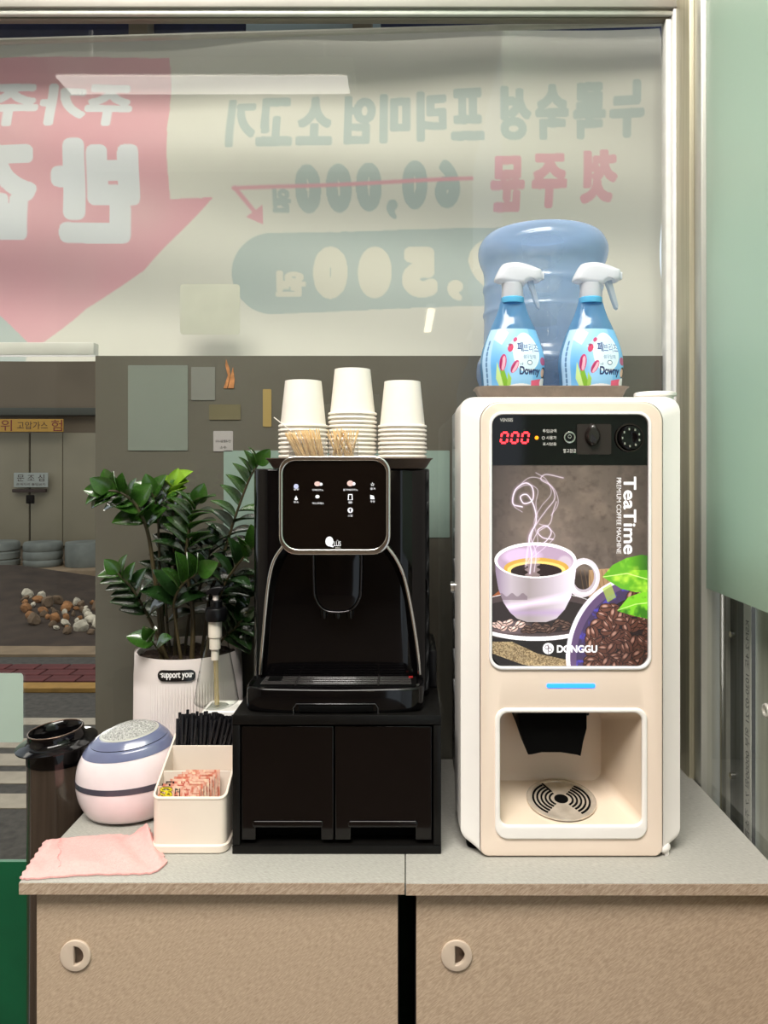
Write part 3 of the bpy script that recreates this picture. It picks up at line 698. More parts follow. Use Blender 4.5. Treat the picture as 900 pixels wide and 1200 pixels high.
# poster: flat print
pc = Canvas(575, 543, 763, 784, 5, (96, 84, 77))
n1 = vnoise(pc.X, pc.Y, .06, 1, 4); n2 = vnoise(pc.X, pc.Y, .15, 9, 3)
pc.put(np.clip((n1-.45)*3, 0, 1), (124, 108, 98), .6); pc.put(np.clip((.48-n2)*3, 0, 1), (66, 56, 52), .45)
edge = np.clip(((pc.X-668)/95)**2+((pc.Y-640)/150)**2-.35, 0, 1); pc.put(edge, (48, 40, 38), .7)
pc.put(np.clip(1-np.hypot((pc.X-640)/60, (pc.Y-625)/55), 0, 1), (150, 132, 122), .5)
# table
pc.put((pc.Y > 668)*(np.clip((pc.Y-668)/8, 0, 1)), (52, 40, 34), .95)
pc.poly([(690, 668), (716, 666), (716, 690), (690, 700)], (190, 150, 108), .8)
for k in range(7): pc.line([(680+k*5, 668), (684+k*5, 692)], 1, (110, 84, 60), .6)
pc.poly([(575, 700), (588, 690), (590, 730), (575, 735)], (150, 82, 44)); pc.line([(577, 708), (586, 703)], 2.5, (222, 150, 90)); pc.line([(580, 725), (588, 700)], 2, (90, 44, 24))
# burlap
pc.put((pc.Y > 748)*1.0, (30, 24, 20)); 
bm_ = pc.polymask([(575, 752), (600, 752), (630, 766), (668, 774), (690, 784), (640, 784), (610, 778), (575, 765)])
pc.put(bm_*(.55+.45*vnoise(pc.X, pc.Y, .6, 4, 2)), (196, 172, 130)); pc.put(bm_*(vnoise(pc.X, pc.Y, .9, 14, 2) > .55), (96, 78, 54), .7)
# saucer
pc.ell(628, 722, 82, 29, (240, 236, 240)); pc.ell(628, 720, 80, 26, (74, 60, 60)); pc.ell(628, 722, 76, 20, (44, 34, 32)); 
pc.ell(600, 735, 28, 9, (150, 130, 140), .5, soft=.6)
def bean(cx, cy, r, rot, c, hl):
    pc.ell(cx, cy, r*1.08, r*.74, (20, 11, 8), 1, rot); pc.ell(cx, cy, r, r*.66, c, 1, rot); pc.ell(cx-r*.2, cy-r*.22, r*.6, r*.3, hl, .75, rot, soft=.8)
    dx, dy = math.cos(rot)*r*.85, math.sin(rot)*r*.85; pc.line([(cx-dx, cy-dy), (cx+.12*r, cy), (cx+dx, cy+dy)], .9, (22, 10, 6))
rb = random.Random(5)
for k in range(26):
    cx = 580+k*3.4+rb.uniform(-1, 1); t_ = (cx-575)/95
    cy = 728+6*math.sin(t_*3)+rb.uniform(-3, 6); cl = (208, 176, 168) if cx < 612 else (84, 62, 54)
    bean(cx, min(cy, 742), 4.6, rb.uniform(-.8, .8), cl, (250, 236, 230) if cx < 612 else (130, 104, 92))
# cup
cup = pc.polymask([(580, 656), (581, 672), (584, 690), (590, 706), (598, 718), (606, 725), (618, 729), (640, 729), (652, 725), (662, 714), (669, 700), (673, 684), (675, 668), (675, 656)])
han = (pc.ellm(683, 677, 20, 23, .15) < 1) & (pc.ellm(684, 676, 12, 15, .15) > 1) & (pc.X > 664)
pc.put(han, (214, 206, 216)); pc.put(han & (pc.ellm(683, 677, 17, 20, .15) < 1), (246, 242, 248)); pc.put(han & (pc.ellm(685, 678, 13.5, 16.5, .15) < 1), (170, 156, 170), .8)
pc.put(cup, (196, 184, 198)); sh = np.clip((pc.X-580)/95, 0, 1)
pc.put(cup*np.clip(1-abs(sh-.42)*3.2, 0, 1), (150, 138, 142), .85); pc.put(cup*np.clip((sh-.72)*3.5, 0, 1), (236, 228, 244), .9); pc.put(cup*np.clip((.2-sh)*5, 0, 1), (120, 100, 128), .8)
pc.put(cup*np.clip(1-abs((pc.Y-(706-(pc.X-628)*.18)))/7, 0, 1), (248, 228, 255), .85)
pc.put(cup*np.clip(1-abs((pc.Y-718))/6, 0, 1), (178, 150, 200), .6)
pc.put(cup & (pc.Y > 697+2*np.sin(pc.X*.5)) & (pc.Y < 703) & (pc.X < 618), (110, 92, 104), .6)
pc.ell(627.5, 656.5, 48, 21, (250, 246, 250)); pc.ell(627.5, 657.5, 44.5, 18.3, (176, 150, 178)); pc.ell(612, 652, 26, 11, (216, 190, 226), .8, soft=.5); pc.ell(662, 660, 10, 10, (206, 190, 206), .8, soft=.5)
cof = (pc.ellm(628.5, 666, 38, 12.5) < 1) & (pc.ellm(627.5, 657.5, 44.5, 18.3) < 1)
pc.put(cof, (206, 160, 70)); pc.put(cof & (pc.ellm(628.5, 668, 34, 10.5) < 1), (236, 206, 120)); pc.put(cof & (pc.ellm(628.5, 669.5, 30, 9) < 1), (40, 22, 16)); pc.put(cof & (abs(pc.X-624) < 7+2*np.sin(pc.Y)) , (208, 190, 196), .55)
# steam
def curl(pts, w, al): 
    q = [(p.x, p.y) for p in smooth_path([(a, b, 0) for a, b in pts], 10)]
    pc.line(q, w*3.2, (190, 160, 200), al*.28); pc.line(q, w, (246, 232, 252), al)
curl([(621, 672), (623, 650), (620, 630), (628, 612), (626, 594), (618, 580), (610, 582), (614, 590), (624, 586), (624, 572), (616, 566), (604, 574), (601, 590), (612, 594)], 1.5, .85)
curl([(626, 670), (628, 648), (622, 628), (630, 612), (640, 598), (650, 584), (646, 570), (634, 562), (640, 556), (660, 560)], 1.1, .6)
curl([(630, 640), (640, 634), (646, 624), (640, 616), (630, 622), (636, 630), (648, 632)], 1.2, .8)
curl([(622, 640), (630, 624), (644, 614), (648, 600), (652, 588)], .9, .6); curl([(616, 664), (619, 640), (624, 622)], 2.2, .5)
curl([(618, 660), (630, 636), (626, 612), (634, 594), (646, 578), (640, 562), (628, 554)], .8, .45); curl([(622, 655), (640, 640), (650, 628), (642, 618), (632, 614)], .8, .5); curl([(612, 600), (602, 592), (604, 576), (618, 568), (630, 574), (628, 590), (630, 606)], .7, .5)
curl([(606, 572), (620, 560), (636, 562), (650, 574), (654, 590), (646, 604)], .8, .5)
# bowl of beans and leaves
bowl = pc.ellm(742, 764, 78, 90, .25) < 1
pc.put(bowl, (232, 226, 236)); pc.put((pc.ellm(744, 765, 75, 87, .25) < 1), (94, 72, 110)); pc.put((pc.ellm(748, 768, 72, 82, .25) < 1), (66, 50, 84))
pc.put((pc.ellm(748, 768, 72, 82, .25) < 1)*np.clip((vnoise(pc.X, pc.Y, .2, 3)-.5)*4, 0, 1), (80, 70, 200), .8)
pc.put(((pc.X-757)/70)**2+((pc.Y-774)/76)**2 < 1, (34, 22, 18), .92)
for k in range(175):
    cx = rb.uniform(688, 765); cy = rb.uniform(690, 784)
    if ((cx-756)/72)**2+((cy-772)/78)**2 > 1: continue
    d_ = (cx+cy-690-690)/170; c = (int(118-60*d_), int(70-36*d_), int(56-30*d_)); bean(cx, cy, 7.2, rb.uniform(-1.5, 1.5), c, (min(255, 246-100*d_), 204-100*d_, 190-100*d_))
lf = pc.polymask([(706, 676), (718, 662), (734, 654), (752, 650), (763, 652), (763, 694), (745, 694), (728, 690)])
pc.put(lf, (96, 168, 34)); pc.put(lf*np.clip((vnoise(pc.X, pc.Y, .09, 6)-.45)*4, 0, 1), (186, 226, 70), .9); pc.put(lf*np.clip((pc.X-738)/20, 0, 1)*(pc.Y < 668), (30, 70, 26), .7)
lf2 = pc.polymask([(723, 716), (736, 700), (752, 694), (763, 694), (763, 726), (744, 722)]); pc.put(lf2, (120, 196, 40)); pc.put(lf2*np.clip((vnoise(pc.X, pc.Y, .12, 8)-.5)*4, 0, 1), (40, 96, 20), .8)
pc.line([(707, 676), (735, 672), (763, 680)], 1, (214, 240, 150), .9); pc.line([(724, 715), (745, 708), (763, 706)], .9, (210, 240, 150), .9)
pc.poly([(706, 690), (716, 684), (722, 700), (712, 706)], (170, 200, 80), .7)
# words
pc.text('TeaTime', 731, 559, 745, 649, (250, 248, 252), rot=90, bold=.45); pc.text('PREMIUM COFFEE MACHINE', 722.5, 560, 728, 649, (240, 236, 240), rot=90, bold=.1)
pc.ell(642.5, 760, 6.6, 6.6, (246, 244, 248)); pc.ell(641, 758.5, 2.6, 2.6, (90, 80, 90)); pc.ell(641, 758.5, 1.8, 1.8, (246, 244, 248)); pc.ell(644.5, 761.5, 2.4, 2.4, (90, 80, 90)); pc.ell(644.5, 761.5, 1.6, 1.6, (246, 244, 248)); pc.line([(642, 755), (642.5, 766)], .7, (90, 80, 90))
pc.text('DONGGU', 653, 756.5, 699.5, 764.5, (250, 248, 252), bold=.5)
inr = rrect(577, -780.5, 759, -545, (14.5, 14.5, .1, .1), 8)
pm = pc.polymask([(a, -b) for a, b in inr])
def inside(px, py):
    i = np.clip(((px-pc.x0)*pc.k).astype(int), 0, pc.w-1); j = np.clip(((py-pc.y0)*pc.k).astype(int), 0, pc.h-1); return pm[j, i]
print_sheet('poster', pc, 560, 720, lambda u, v: (577+u*182, 545+v*235.5), lambda u, v: (X(577+u*182, YP+.001), YP+.001, Z(545+v*235.5, YP+.001)), printed('backlit_poster', .25, emit=.42, coat=.3), vm, mask=inside)
add('poster_backing', prism(rrect(x(576), z(782), x(760), z(485), .016, 6), YM+.007, YM+.011), m_hole, vm, None)
add('status_light', merge(plate(rrect(x(640.5), z(806), x(697.5), z(801), .0028, 5), [], YM-.001, YM+.002, .0006)), m_led, vm)
# niche
bk = 1.17
fr = rrect(x(585), z(967), x(753), z(834), .012, 8); ba = rrect(X(577, bk), Z(914, bk), X(704, bk), Z(840, bk)+.01, .016, 8)
mid = mixr(fr, ba, .12)
bk2 = [(a, b) for a, b in ba]
add('niche', loft([rr_(fr, YM+.002), rr_(mid, YM+.014), rr_(mixr(fr, bk2, .9), bk-.012), rr_(mixr(fr, bk2, 1.0), bk-.002), rr_(mixr(bk2, rrect(.19, .96, .24, 1.0, .01, 8), .2), bk)], False, True), m_niche, vm, 35)
add('niche_rim', plate(rrect(x(580), z(983), x(758.5), z(829.5), (.018, .018, .016, .016), 8), [rrect(x(586), z(966.5), x(752), z(835), .0115, 8)], YM-.0030, YM+.004, .0028, 4), m_white, vm)
# nozzle
yn = 1.10
noz = [(606, 830), (606, 850), (611, 862), (617, 880), (621, 880), (633, 877.5), (655, 877.5), (674, 880.5), (678, 882), (681, 865), (685, 850), (685, 830)]
add('nozzle', prism([(X(a, yn), Z(b, yn)) for a, b in noz], yn-.015, yn+.055, .002), m_hole, vm, 40)
add('nozzle_bracket', box(X(603, yn), X(690, yn), yn-.004, yn+.05, Z(838, yn), Z(828, yn), .002), m_black, vm)
# drain grate
gx, gyy, gz, gr = X(658, 1.115), 1.117, Z(940, 1.115)+.0015, .050
def tilt(g):
    f = lambda q: (q[0], q[1], q[2]+(q[1]-gyy)*.165+.0010)
    if isinstance(g, tuple): return [f(q) for q in g[0]], g[1]
    for q in g.verts: q.co = Vector(f(q.co))
    return g
m_gr = M('grate_steel', (226, 214, 198), .25, metal=.55, noise=(60, .15))
g_ = add('drain_grate', tilt(solid_lathe([(gr, gz), (gr, gz+.002), (gr-.003, gz+.003), (gr-.006, gz+.0022), (gr-.0062, gz+.0010)], gx, gyy, 64)), m_gr, vm)
add('drain_hole', tilt(solid_lathe([(.010, gz+.0005), (.010, gz+.0022)], gx, gyy, 24)), m_hole, g_)
for r_ in (.0165, .0225, .0285, .0345, .0405):
    for a0 in (-1.0, 2.14):
        aa = np.linspace(a0, a0+1.9, 18)
        o = [(gx+(r_+.0014)*math.cos(a), gyy+(r_+.0014)*math.sin(a)) for a in aa]+[(gx+(r_-.0014)*math.cos(a), gyy+(r_-.0014)*math.sin(a)) for a in aa[::-1]]
        add('slot', tilt(slab(o, gz+.0004, gz+.0019)), m_hole, g_, None)
add('slot', tilt(slab([(gx-.012, gyy+.018), (gx-.0095, gyy+.018), (gx-.020, gyy+.040), (gx-.0225, gyy+.039)], gz+.0004, gz+.0019)), m_hole, g_, None)
# little round cap on the top right
ztop = Z(465.5, 1.085)
add('top_cap', solid_lathe([(.026, ztop-.003), (.026, ztop+.004), (.030, ztop+.0045), (.030, ztop+.0085), (.028, ztop+.010)], X(768, 1.12), 1.122, 36), m_white, vm)
# ------------------------------------------------------------------ trays
def tray(name, x0, x1, y0, y1, z0, h, mat, label):
    cx, cy = (x0+x1)/2, (y0+y1)/2; fl_ = .010; th = .0025
    def R(d, zz): return [(a, b, zz) for a, b in rrect(x0+d, y0+d, x1-d, y1-d, max(.004, .022-d*.3), 6)]
    rings = [R(fl_+.002, z0), R(fl_, z0+.001), R(.003, z0+h-.003), R(0, z0+h-.001), R(0, z0+h), R(.003, z0+h), R(.006, z0+h-.004), R(fl_+.003, z0+th+.001), R(fl_+.006, z0+th)]
    return tag(add(name, loft(rings), mat, base=(cx, cy, z0)), label, 'tray')
TZ = ztop-.003
tray('serving_tray', X(559, 1.115), X(742, 1.115), 1.115, 1.203, TZ+.0032, Z(452, 1.115)-TZ-.003, m_taupe, 'shallow taupe plastic tray with spray bottles on the white machine')
# ------------------------------------------------------------------ water bottle
wb = thing('water_bottle', (X(636, 1.31), 1.312, TZ), 'large clear blue inverted water bottle on top of the white machine', 'bottle')
cxw, cyw = X(636, 1.31), 1.312
k_ = 1.30/900
def zz(py): return CAMZ+(547-py)*k_
wp = [(.03, TZ+.0002), (.05, TZ+.004), (66*k_, TZ+.022), (75*k_, zz(450)), (78*k_, zz(440)), (77*k_, zz(425)), (70.5*k_, zz(412)), (69.5*k_, zz(395)), (69*k_, zz(375)), (70.5*k_, zz(368)), (69*k_, zz(361)), (69*k_, zz(345)), (70.5*k_, zz(338)), (69*k_, zz(331)), (69.5*k_, zz(318)), (74*k_, zz(306)), (76*k_, zz(296)), (74.5*k_, zz(287)), (69*k_, zz(278)), (60*k_, zz(273.5)), (45*k_, zz(272)), (38*k_, zz(275))]
wpv = smooth_path([(a, 0, b) for a, b in wp], 4)
m_water = thin('blue_polycarbonate', (224, 236, 250), body=.30, bodycol=(178, 202, 236), rough=.06, ior=1.38, translucent=.5, facing=.55)
add('bottle_body', solid_lathe([(p.x, p.z) for p in wpv], cxw, cyw, 64), m_water, wb, 60)
add('collar', lathe([(.05, TZ+.0002), (.05, TZ+.008), (.047, TZ+.008), (.047, TZ+.0002)], cxw, cyw, 40, close=True), m_white, wb)
# ------------------------------------------------------------------ spray bottles
m_spray = thin('blue_bottle', (170, 212, 244), body=.50, bodycol=(134, 190, 230), rough=.05, ior=1.45, translucent=.5, facing=.4)
m_trig = thin('trigger_white', (235, 240, 248), body=.86, bodycol=(238, 240, 246), rough=.2, ior=1.4, translucent=.35)
m_clearp = thin('clear_trigger', (225, 235, 245), body=.45, bodycol=(220, 228, 238), rough=.1, translucent=.4)
YS = 1.158; ks = YS/900
lc = Canvas(562, 386, 640, 454, 6, (150, 200, 238))
L = lc
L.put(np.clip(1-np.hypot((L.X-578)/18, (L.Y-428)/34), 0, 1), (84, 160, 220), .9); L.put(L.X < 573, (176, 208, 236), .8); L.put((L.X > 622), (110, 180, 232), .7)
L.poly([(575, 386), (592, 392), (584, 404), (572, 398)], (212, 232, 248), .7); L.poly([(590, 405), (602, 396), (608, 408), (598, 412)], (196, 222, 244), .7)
L.ell(614, 411, 16, 19, (226, 240, 246)); L.ell(614, 411, 14.5, 17.5, (202, 226, 242), .6)
def tul(cx, cy, s_, rot, c1=(196, 60, 110), c2=(238, 190, 206)):
    L.ell(cx, cy, 3.4*s_, 7*s_, c1, 1, rot); L.ell(cx+.6, cy+.6, 1.8*s_, 6*s_, c2, .9, rot); L.ell(cx-1.6*s_, cy, 1*s_, 5.6*s_, (150, 34, 86), .8, rot)
L.poly([(583, 428), (587, 425), (592, 440), (592, 449), (586, 449)], (130, 178, 60)); L.poly([(592, 430), (596, 436), (594, 449), (590, 449)], (160, 200, 90)); L.poly([(580, 420), (578, 436), (584, 448), (588, 448)], (196, 222, 150))
tul(586.5, 421, 1.15, .15); tul(600, 425, 1.0, .6); L.ell(595, 407, 3.2, 4.2, (196, 54, 96), 1, .5); L.ell(601, 399, 3, 2, (186, 60, 110), 1, -.5); L.ell(594, 404, 2, 1.2, (90, 30, 60), .6)
L.put((L.ellm(608, 450, 24, 9) < 1), (236, 234, 236)); L.ell(598, 449, 12, 4, (248, 214, 218), .9); L.poly([(620, 438), (632, 436), (634, 448), (620, 449)], (232, 96, 128)); L.poly([(588, 447), (628, 447), (628, 454), (588, 454)], (228, 204, 214), .7)
L.text('페', 603.5, 401.5, 610.5, 410.5, (18, 46, 120), bold=.25); L.text('브리즈', 611, 402.5, 630, 411, (30, 70, 150), bold=.15); L.text('섬유탈취', 610, 413.5, 625, 417.5, (60, 100, 150), bold=.15)
L.ell(617.5, 421, 3.2, 2.4, (70, 100, 130)); L.ell(617.5, 421, 2.4, 1.6, (230, 240, 246)); L.text('with', 606, 421, 610, 423.5, (60, 80, 120))
L.text('Downy', 606, 425, 630, 434.5, (26, 40, 92), bold=.4); L.text('상쾌한 꽃향기', 605, 449.5, 625, 452.5, (190, 70, 110))
L.ell(635, 430, 3, 5.5, (60, 40, 36)); L.ell(634, 430, 2.2, 4, (226, 184, 160)); L.ell(635, 440, 4, 5, (246, 244, 244)); L.ell(634, 419, 3.5, 4, (190, 60, 100), .8)
for k in range(9): L.line([(568.5, 400+k*5.2), (568.5, 403+k*5.2)], 1.6, (50, 90, 140), .8)
m_label = printed('label_print', .3, coat=.4)
def spray(px0, label):
    cx = X(px0, YS); t = thing('spray_bottle', (cx, YS, TZ+.006), label, 'spray bottle', 'spray bottles on the taupe tray')
    z0 = TZ+.0062
    def zp(py): return CAMZ+(547-py)*ks
    prof = [(28, None, z0), (34, None, z0+.002), (37, 440, None), (38, 428, None), (36.5, 415, None), (31.5, 399, None), (25.5, 384, None), (20, 372, None), (16.5, 362, None), (14.3, 354, None), (13, 349, None)]
    pr = [(a*ks, c if c is not None else zp(b)) for a, b, c in prof]
    sm = [(p.x, p.z) for p in smooth_path([(a, 0, b) for a, b in pr], 4)]
    def rad(zq):
        for (ra, za), (rb_, zb) in zip(sm[:-1], sm[1:]):
            if za <= zq <= zb: return ra+(rb_-ra)*(zq-za)/max(1e-9, zb-za)
        return sm[0][0] if zq < sm[0][1] else sm[-1][0]
    add('bottle', solid_lathe(sm, cx, YS, 48, sy=.62), m_spray, t, 60)
    add('inner_tube', tube([(cx, YS, z0+.01), (cx, YS, zp(345))], .0022, 8), M('tube_white', (220, 230, 238), .4), t)
    # label wraps the front half
    rr = np.vectorize(rad)
    def lp(u, v):
        zq = zp(388)+v*(z0+.004-zp(388)); ang = math.radians(200)+u*math.radians(140); r = rr(zq)+.0006
        return cx+r*np.cos(ang), YS+r*.62*np.sin(ang)-.0003, zq
    def lx(u, v):
        zq = 388+v*(452-388); ang = math.radians(200)+u*math.radians(140); return 600.5+np.cos(ang)*38.5, zq
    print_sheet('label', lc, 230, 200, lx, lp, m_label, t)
    add('neck_ring', solid_lathe([(13.2*ks, zp(356)), (13.6*ks, zp(354)), (13.6*ks, zp(350)), (12.5*ks, zp(349))], cx, YS, 36), M('neck_blue', (90, 176, 222), .25, coat=.3), t)
    add('cap_skirt', solid_lathe([(12.4*ks, zp(350)), (13*ks, zp(348)), (12.2*ks, zp(338)), (13*ks, zp(333))], cx, YS, 36), m_trig, t)
    # trigger head: side profile extruded and rounded
    pts = [(-13, 333), (-19, 331), (-21.5, 329), (-19, 322), (-13, 312), (-6, 309), (6, 308.5), (20, 312), (30, 316), (34, 318.5), (34, 328), (29, 331), (24, 329), (18, 331), (14, 334), (13, 336)]
    out = [(cx+a*ks, zp(b)) for a, b in [(p.x, p.y) for p in smooth_path([(a, b, 0) for a, b in pts], 3)]]
    cxo = sum(p[0] for p in out)/len(out); czo = sum(p[1] for p in out)/len(out)
    rings = []
    for yy, s_ in ((-.0155, .55), (-.0145, .78), (-.011, .93), (-.005, 1), (.005, 1), (.011, .93), (.0145, .78), (.0155, .55)):
        rings.append([(cxo+(a-cxo)*s_, YS+yy, czo+(b-czo)*s_) for a, b in out])
    add('trigger_head', loft(rings), m_trig, t, 60)
    add('nozzle_tip', box(cx+33.5*ks, cx+36.5*ks, YS-.006, YS+.006, zp(328), zp(319.5), .0015), m_trig, t)
    tp = [(17, 331), (20, 338), (24, 350), (28, 361), (31, 363), (31.5, 358), (28, 345), (25, 334), (24, 329)]
    add('trigger', prism([(cx+a*ks, zp(b)) for a, b in tp], YS-.006, YS+.006, .001), m_clearp, t)
    return t
spray(600.5, 'blue fabric spray bottle with white trigger, left of the pair')
spray(692, 'blue fabric spray bottle with white trigger, right of the pair')

# ------------------------------------------------------------------ black drawer unit
YC = 1.072
dc = thing('black_cabinet', (X(395, YC), 1.22, TOP), 'low glossy black two-door cabinet under the black coffee machine', 'cabinet')
cx0, cx1 = X(272, YC), X(517, YC); cz1 = Z(838, YC)
add('top_panel', box(cx0, cx1, YC, 1.365, Z(849.5, YC), cz1, .0012), m_blackw, dc)
add('side_panel', box(cx0, X(281, YC), YC+.001, 1.365, TOP+.012, Z(850, YC), .001), m_blackw, dc)
add('side_panel', box(X(508, YC), cx1, YC+.001, 1.365, TOP+.012, Z(850, YC), .001), m_blackw, dc)
add('bottom_panel', box(cx0, cx1, YC, 1.365, TOP+.0002, TOP+.0118, .001), m_blackw, dc)
add('back_panel', box(X(281, YC)+.0005, X(508, YC)-.0005, YC+.03, YC+.034, TOP+.0125, Z(850, YC)-.0005), m_hole, dc)
for a, b, n0, n1 in ((282.5, 390.5, 299, 376), (392.5, 506, 411, 487)):
    zb, zt_, zn = Z(985.5, YC), Z(852, YC), Z(971, YC)
    xx0, xx1, xn0, xn1 = X(a, YC), X(b, YC), X(n0, YC), X(n1, YC)
    d = add('door', prism([(xx0, zb), (xn0, zb), (xn0, zn), (xn1, zn), (xn1, zb), (xx1, zb), (xx1, zt_), (xx0, zt_)], YC+.003, YC+.018, .0012), m_door, dc, None)
    add('grip_ledge', prism(rrect(xn0-.004, zn+.001, xn1+.003, zn+.010, .003, 4), YC+.0005, YC+.0045, .0015), m_door, d, 40)
# ------------------------------------------------------------------ black coffee machine
MZ = cz1
km = thing('coffee_machine', (X(393, 1.15), 1.2, MZ), 'glossy black coffee machine with chrome-edged touch display', 'coffee machine')
zbt = CAMZ-.003
body = [(a, b) for a, b in rrect(X(299, 1.17), 1.135, X(503.5, 1.17), 1.36, (.03, .045, .01, .01), 8)]
kb = add('body', slab(body, MZ+.0005, zbt, .003), m_black, km, 40)
for k in range(9):
    zq = 1.372-k*.034
    add('vent', [0] and prism(rrect(X(491, 1.135), zq-.009, X(500.5, 1.135), zq+.007, .005, 4), 1.1405+.004, 1.158, .002) if False else box(.0335, .0368, 1.20, 1.26, zq-.008, zq+.008, .0012), m_blackm, kb)
# front shell: between the chrome arcs, hollow in the middle
rowsz = np.linspace(Z(640, 1.11), MZ+.001, 26)
def arcx(side, t):   # t 0 top -> 1 bottom
    L_ = [(332, 640), (322, 655), (316, 675), (312, 705), (309, 740), (306.5, 770), (305.5, 790)]
    R_ = [(453, 640), (464, 655), (473, 675), (480, 705), (486, 740), (490, 770), (491.5, 790)]
    P_ = smooth_path([(a, b, 0) for a, b in (L_ if side < 0 else R_)], 6); i = t*(len(P_)-1); j = min(int(i), len(P_)-2); p = P_[j].lerp(P_[j+1], i-j)
    return p.x, p.y
YA = lambda t: 1.105+.028*t
rows_ = []
for k in range(26):
    t_ = k/25; (lx_, ly_), (rx_, ry_) = arcx(-1, t_), arcx(1, t_); ya = YA(t_)
    zl = Z(ly_, ya) if k < 25 else MZ+.02
    xl, xr = X(lx_, ya), X(rx_, ya); row = [(max(xl-.004, X(299, 1.17)+.012), 1.168, zl)]
    for i in range(25):
        u = i/24; row.append((xl+(xr-xl)*u, ya+.062*math.sin(math.pi*u)**.6, zl))
    row.append((min(xr+.006, .03), 1.168, zl)); rows_.append(row)
vs = [p for r in rows_ for p in r]; n_ = len(rows_[0])
fs = [(j*n_+i, j*n_+i+1, (j+1)*n_+i+1, (j+1)*n_+i) for j in range(25) for i in range(n_-1)]
add('front_shell', (vs, fs), m_black, km, 60)
for sd in (-1, 1):
    pts = [];
    for k in range(30):
        a, b = arcx(sd, k/29); ya = YA(k/29)-.003; pts.append(PW(a, b, ya))
    add('chrome_arc', tube(pts, .0026, 10), m_chrome, km, 60)
# display housing
YD = 1.076
do = rrect(X(327, YD), Z(650, YD), X(457.5, YD), Z(534.5, YD), (.026, .026, .022, .022), 10)
add('display_housing', loft([rr_(do, YD+.003), rr_(do, YD+.032), rr_([(a*.99-.001, min(b, zbt-.004)) for a, b in do], YD+.038), rr_([(a*.96-.003, min((b-1.33)*.94+1.33, zbt-.004)) for a, b in do], 1.165)]), m_black, km, 50)
dsp = add('display', prism(rrect(X(329, YD), Z(648, YD), X(455.5, YD), Z(536.5, YD), .022, 10), YD+.0005, YD+.004), M('display_glass', (12, 7, 5), .04, spec=.45), km, None)
add('chrome_frame', plate(do, [rrect(X(331.5, YD), Z(643.5, YD), X(452.5, YD), Z(540, YD), (.022, .022, .018, .018), 10)], YD-.003, YD+.006, .0018, 3), m_chrome, km, 50)
YI = YD-.0002
def blob(pts, mt=m_ink, nm='icon'): return add(nm, prism([(X(a, YI), Z(b, YI)) for a, b in pts], YI-.0003, YI+.0003), mt, dsp, None)
def circ(cx, cy, r, n=14, sy=1): return [(cx+r*math.cos(a), cy+r*sy*math.sin(a)) for a in np.linspace(0, 2*math.pi, n, endpoint=False)]
m_pk = M('pinkish_icon', (200, 170, 165), .5, emit=((220, 190, 185), .35))
for cx, cy in ((347, 570),): blob(circ(cx, cy, 2.9), M('icon_blue', (170, 175, 205), .5, emit=((180, 185, 215), .35)))
decal('설정', 344, 572.5, 350, 574.5, m_ink, dsp, YI)
blob([(347, 581), (349, 585), (348, 586), (346, 586), (345, 585)]); decal('청소', 344, 587, 350, 589.5, m_ink, dsp, YI)
blob(circ(372, 567, 3.6, sy=.8), m_pk); blob(circ(376, 567.5, 2, sy=.9)); decal('아메리카노', 366, 573, 379, 575.3, m_ink, dsp, YI)
blob(circ(372, 582, 2.5, sy=.8)); decal('에스프레소', 366, 588.5, 379.5, 591, m_ink, dsp, YI)
blob(circ(410.5, 566.5, 3.8, sy=.9), m_pk); blob(circ(414.5, 567, 2)); decal('롱아메리카노', 402, 572.8, 419.5, 575.2, m_ink, dsp, YI)
add('icon', plate([(X(a, YI), Z(b, YI)) for a, b in ((408, 579), (413, 579), (413.5, 586), (407.5, 586))], [[(X(a, YI), Z(b, YI)) for a, b in ((409, 580), (412, 580), (412.3, 585.5), (408.7, 585.5))]], YI-.0003, YI+.0003), m_ink, dsp, None)
decal('물', 408, 587.5, 413, 590, m_ink, dsp, YI); blob(circ(410.5, 598, 3.2)); blob([(409, 597), (412, 595), (411, 601)], m_hole); decal('스팀', 407.5, 603, 413, 605.5, m_ink, dsp, YI)
decal('☆', 434, 565, 439, 570, m_ink, dsp, YI); decal('즐겨', 434, 571.5, 439.5, 574, m_ink, dsp, YI); blob([(434, 580), (438, 581), (439, 585), (434, 585)]); decal('우유', 434, 586.5, 439.5, 589, m_ink, dsp, YI)
blob(circ(386, 634.5, 4.6, 20, 1.25), m_ink, 'logo_disc'); blob([(386, 638), (391, 640), (390.5, 641.5), (386, 640)], m_ink, 'logo_disc')
decal('LÜS', 391.5, 633, 399.5, 640, m_ink, dsp, YI); decal('SMALL', 393, 641, 399.5, 643, m_inkd, dsp, YI)
# spout
ysp = 1.112
so = [(367, 640), (368, 690), (370, 702), (376, 712), (386, 717), (405, 717), (415, 712), (421, 702), (423, 690), (424, 640)]
add('spout', prism([(X(a, ysp), Z(b, ysp)) for a, b in smooth_path([(p[0], p[1], 0) for p in so], 3) for a, b in [(a, b)]] if False else [(X(p.x, ysp), Z(p.y, ysp)) for p in smooth_path([(q[0], q[1], 0) for q in so], 3)], ysp, ysp+.035, .004), m_black, km, 50)
add('spout_trim', tube([PW(p.x, p.y, ysp-.001) for p in smooth_path([(q[0], q[1], 0) for q in so], 4)], .0016, 8), M('dark_chrome', (70, 68, 70), .15, metal=1), km, 60)
for a in (379, 395, 410): add('outlet', solid_lathe([(.004, Z(725, 1.125)), (.005, Z(722, 1.125)), (.005, Z(712, 1.125))], X(a, 1.125), 1.128, 16), m_black, km)
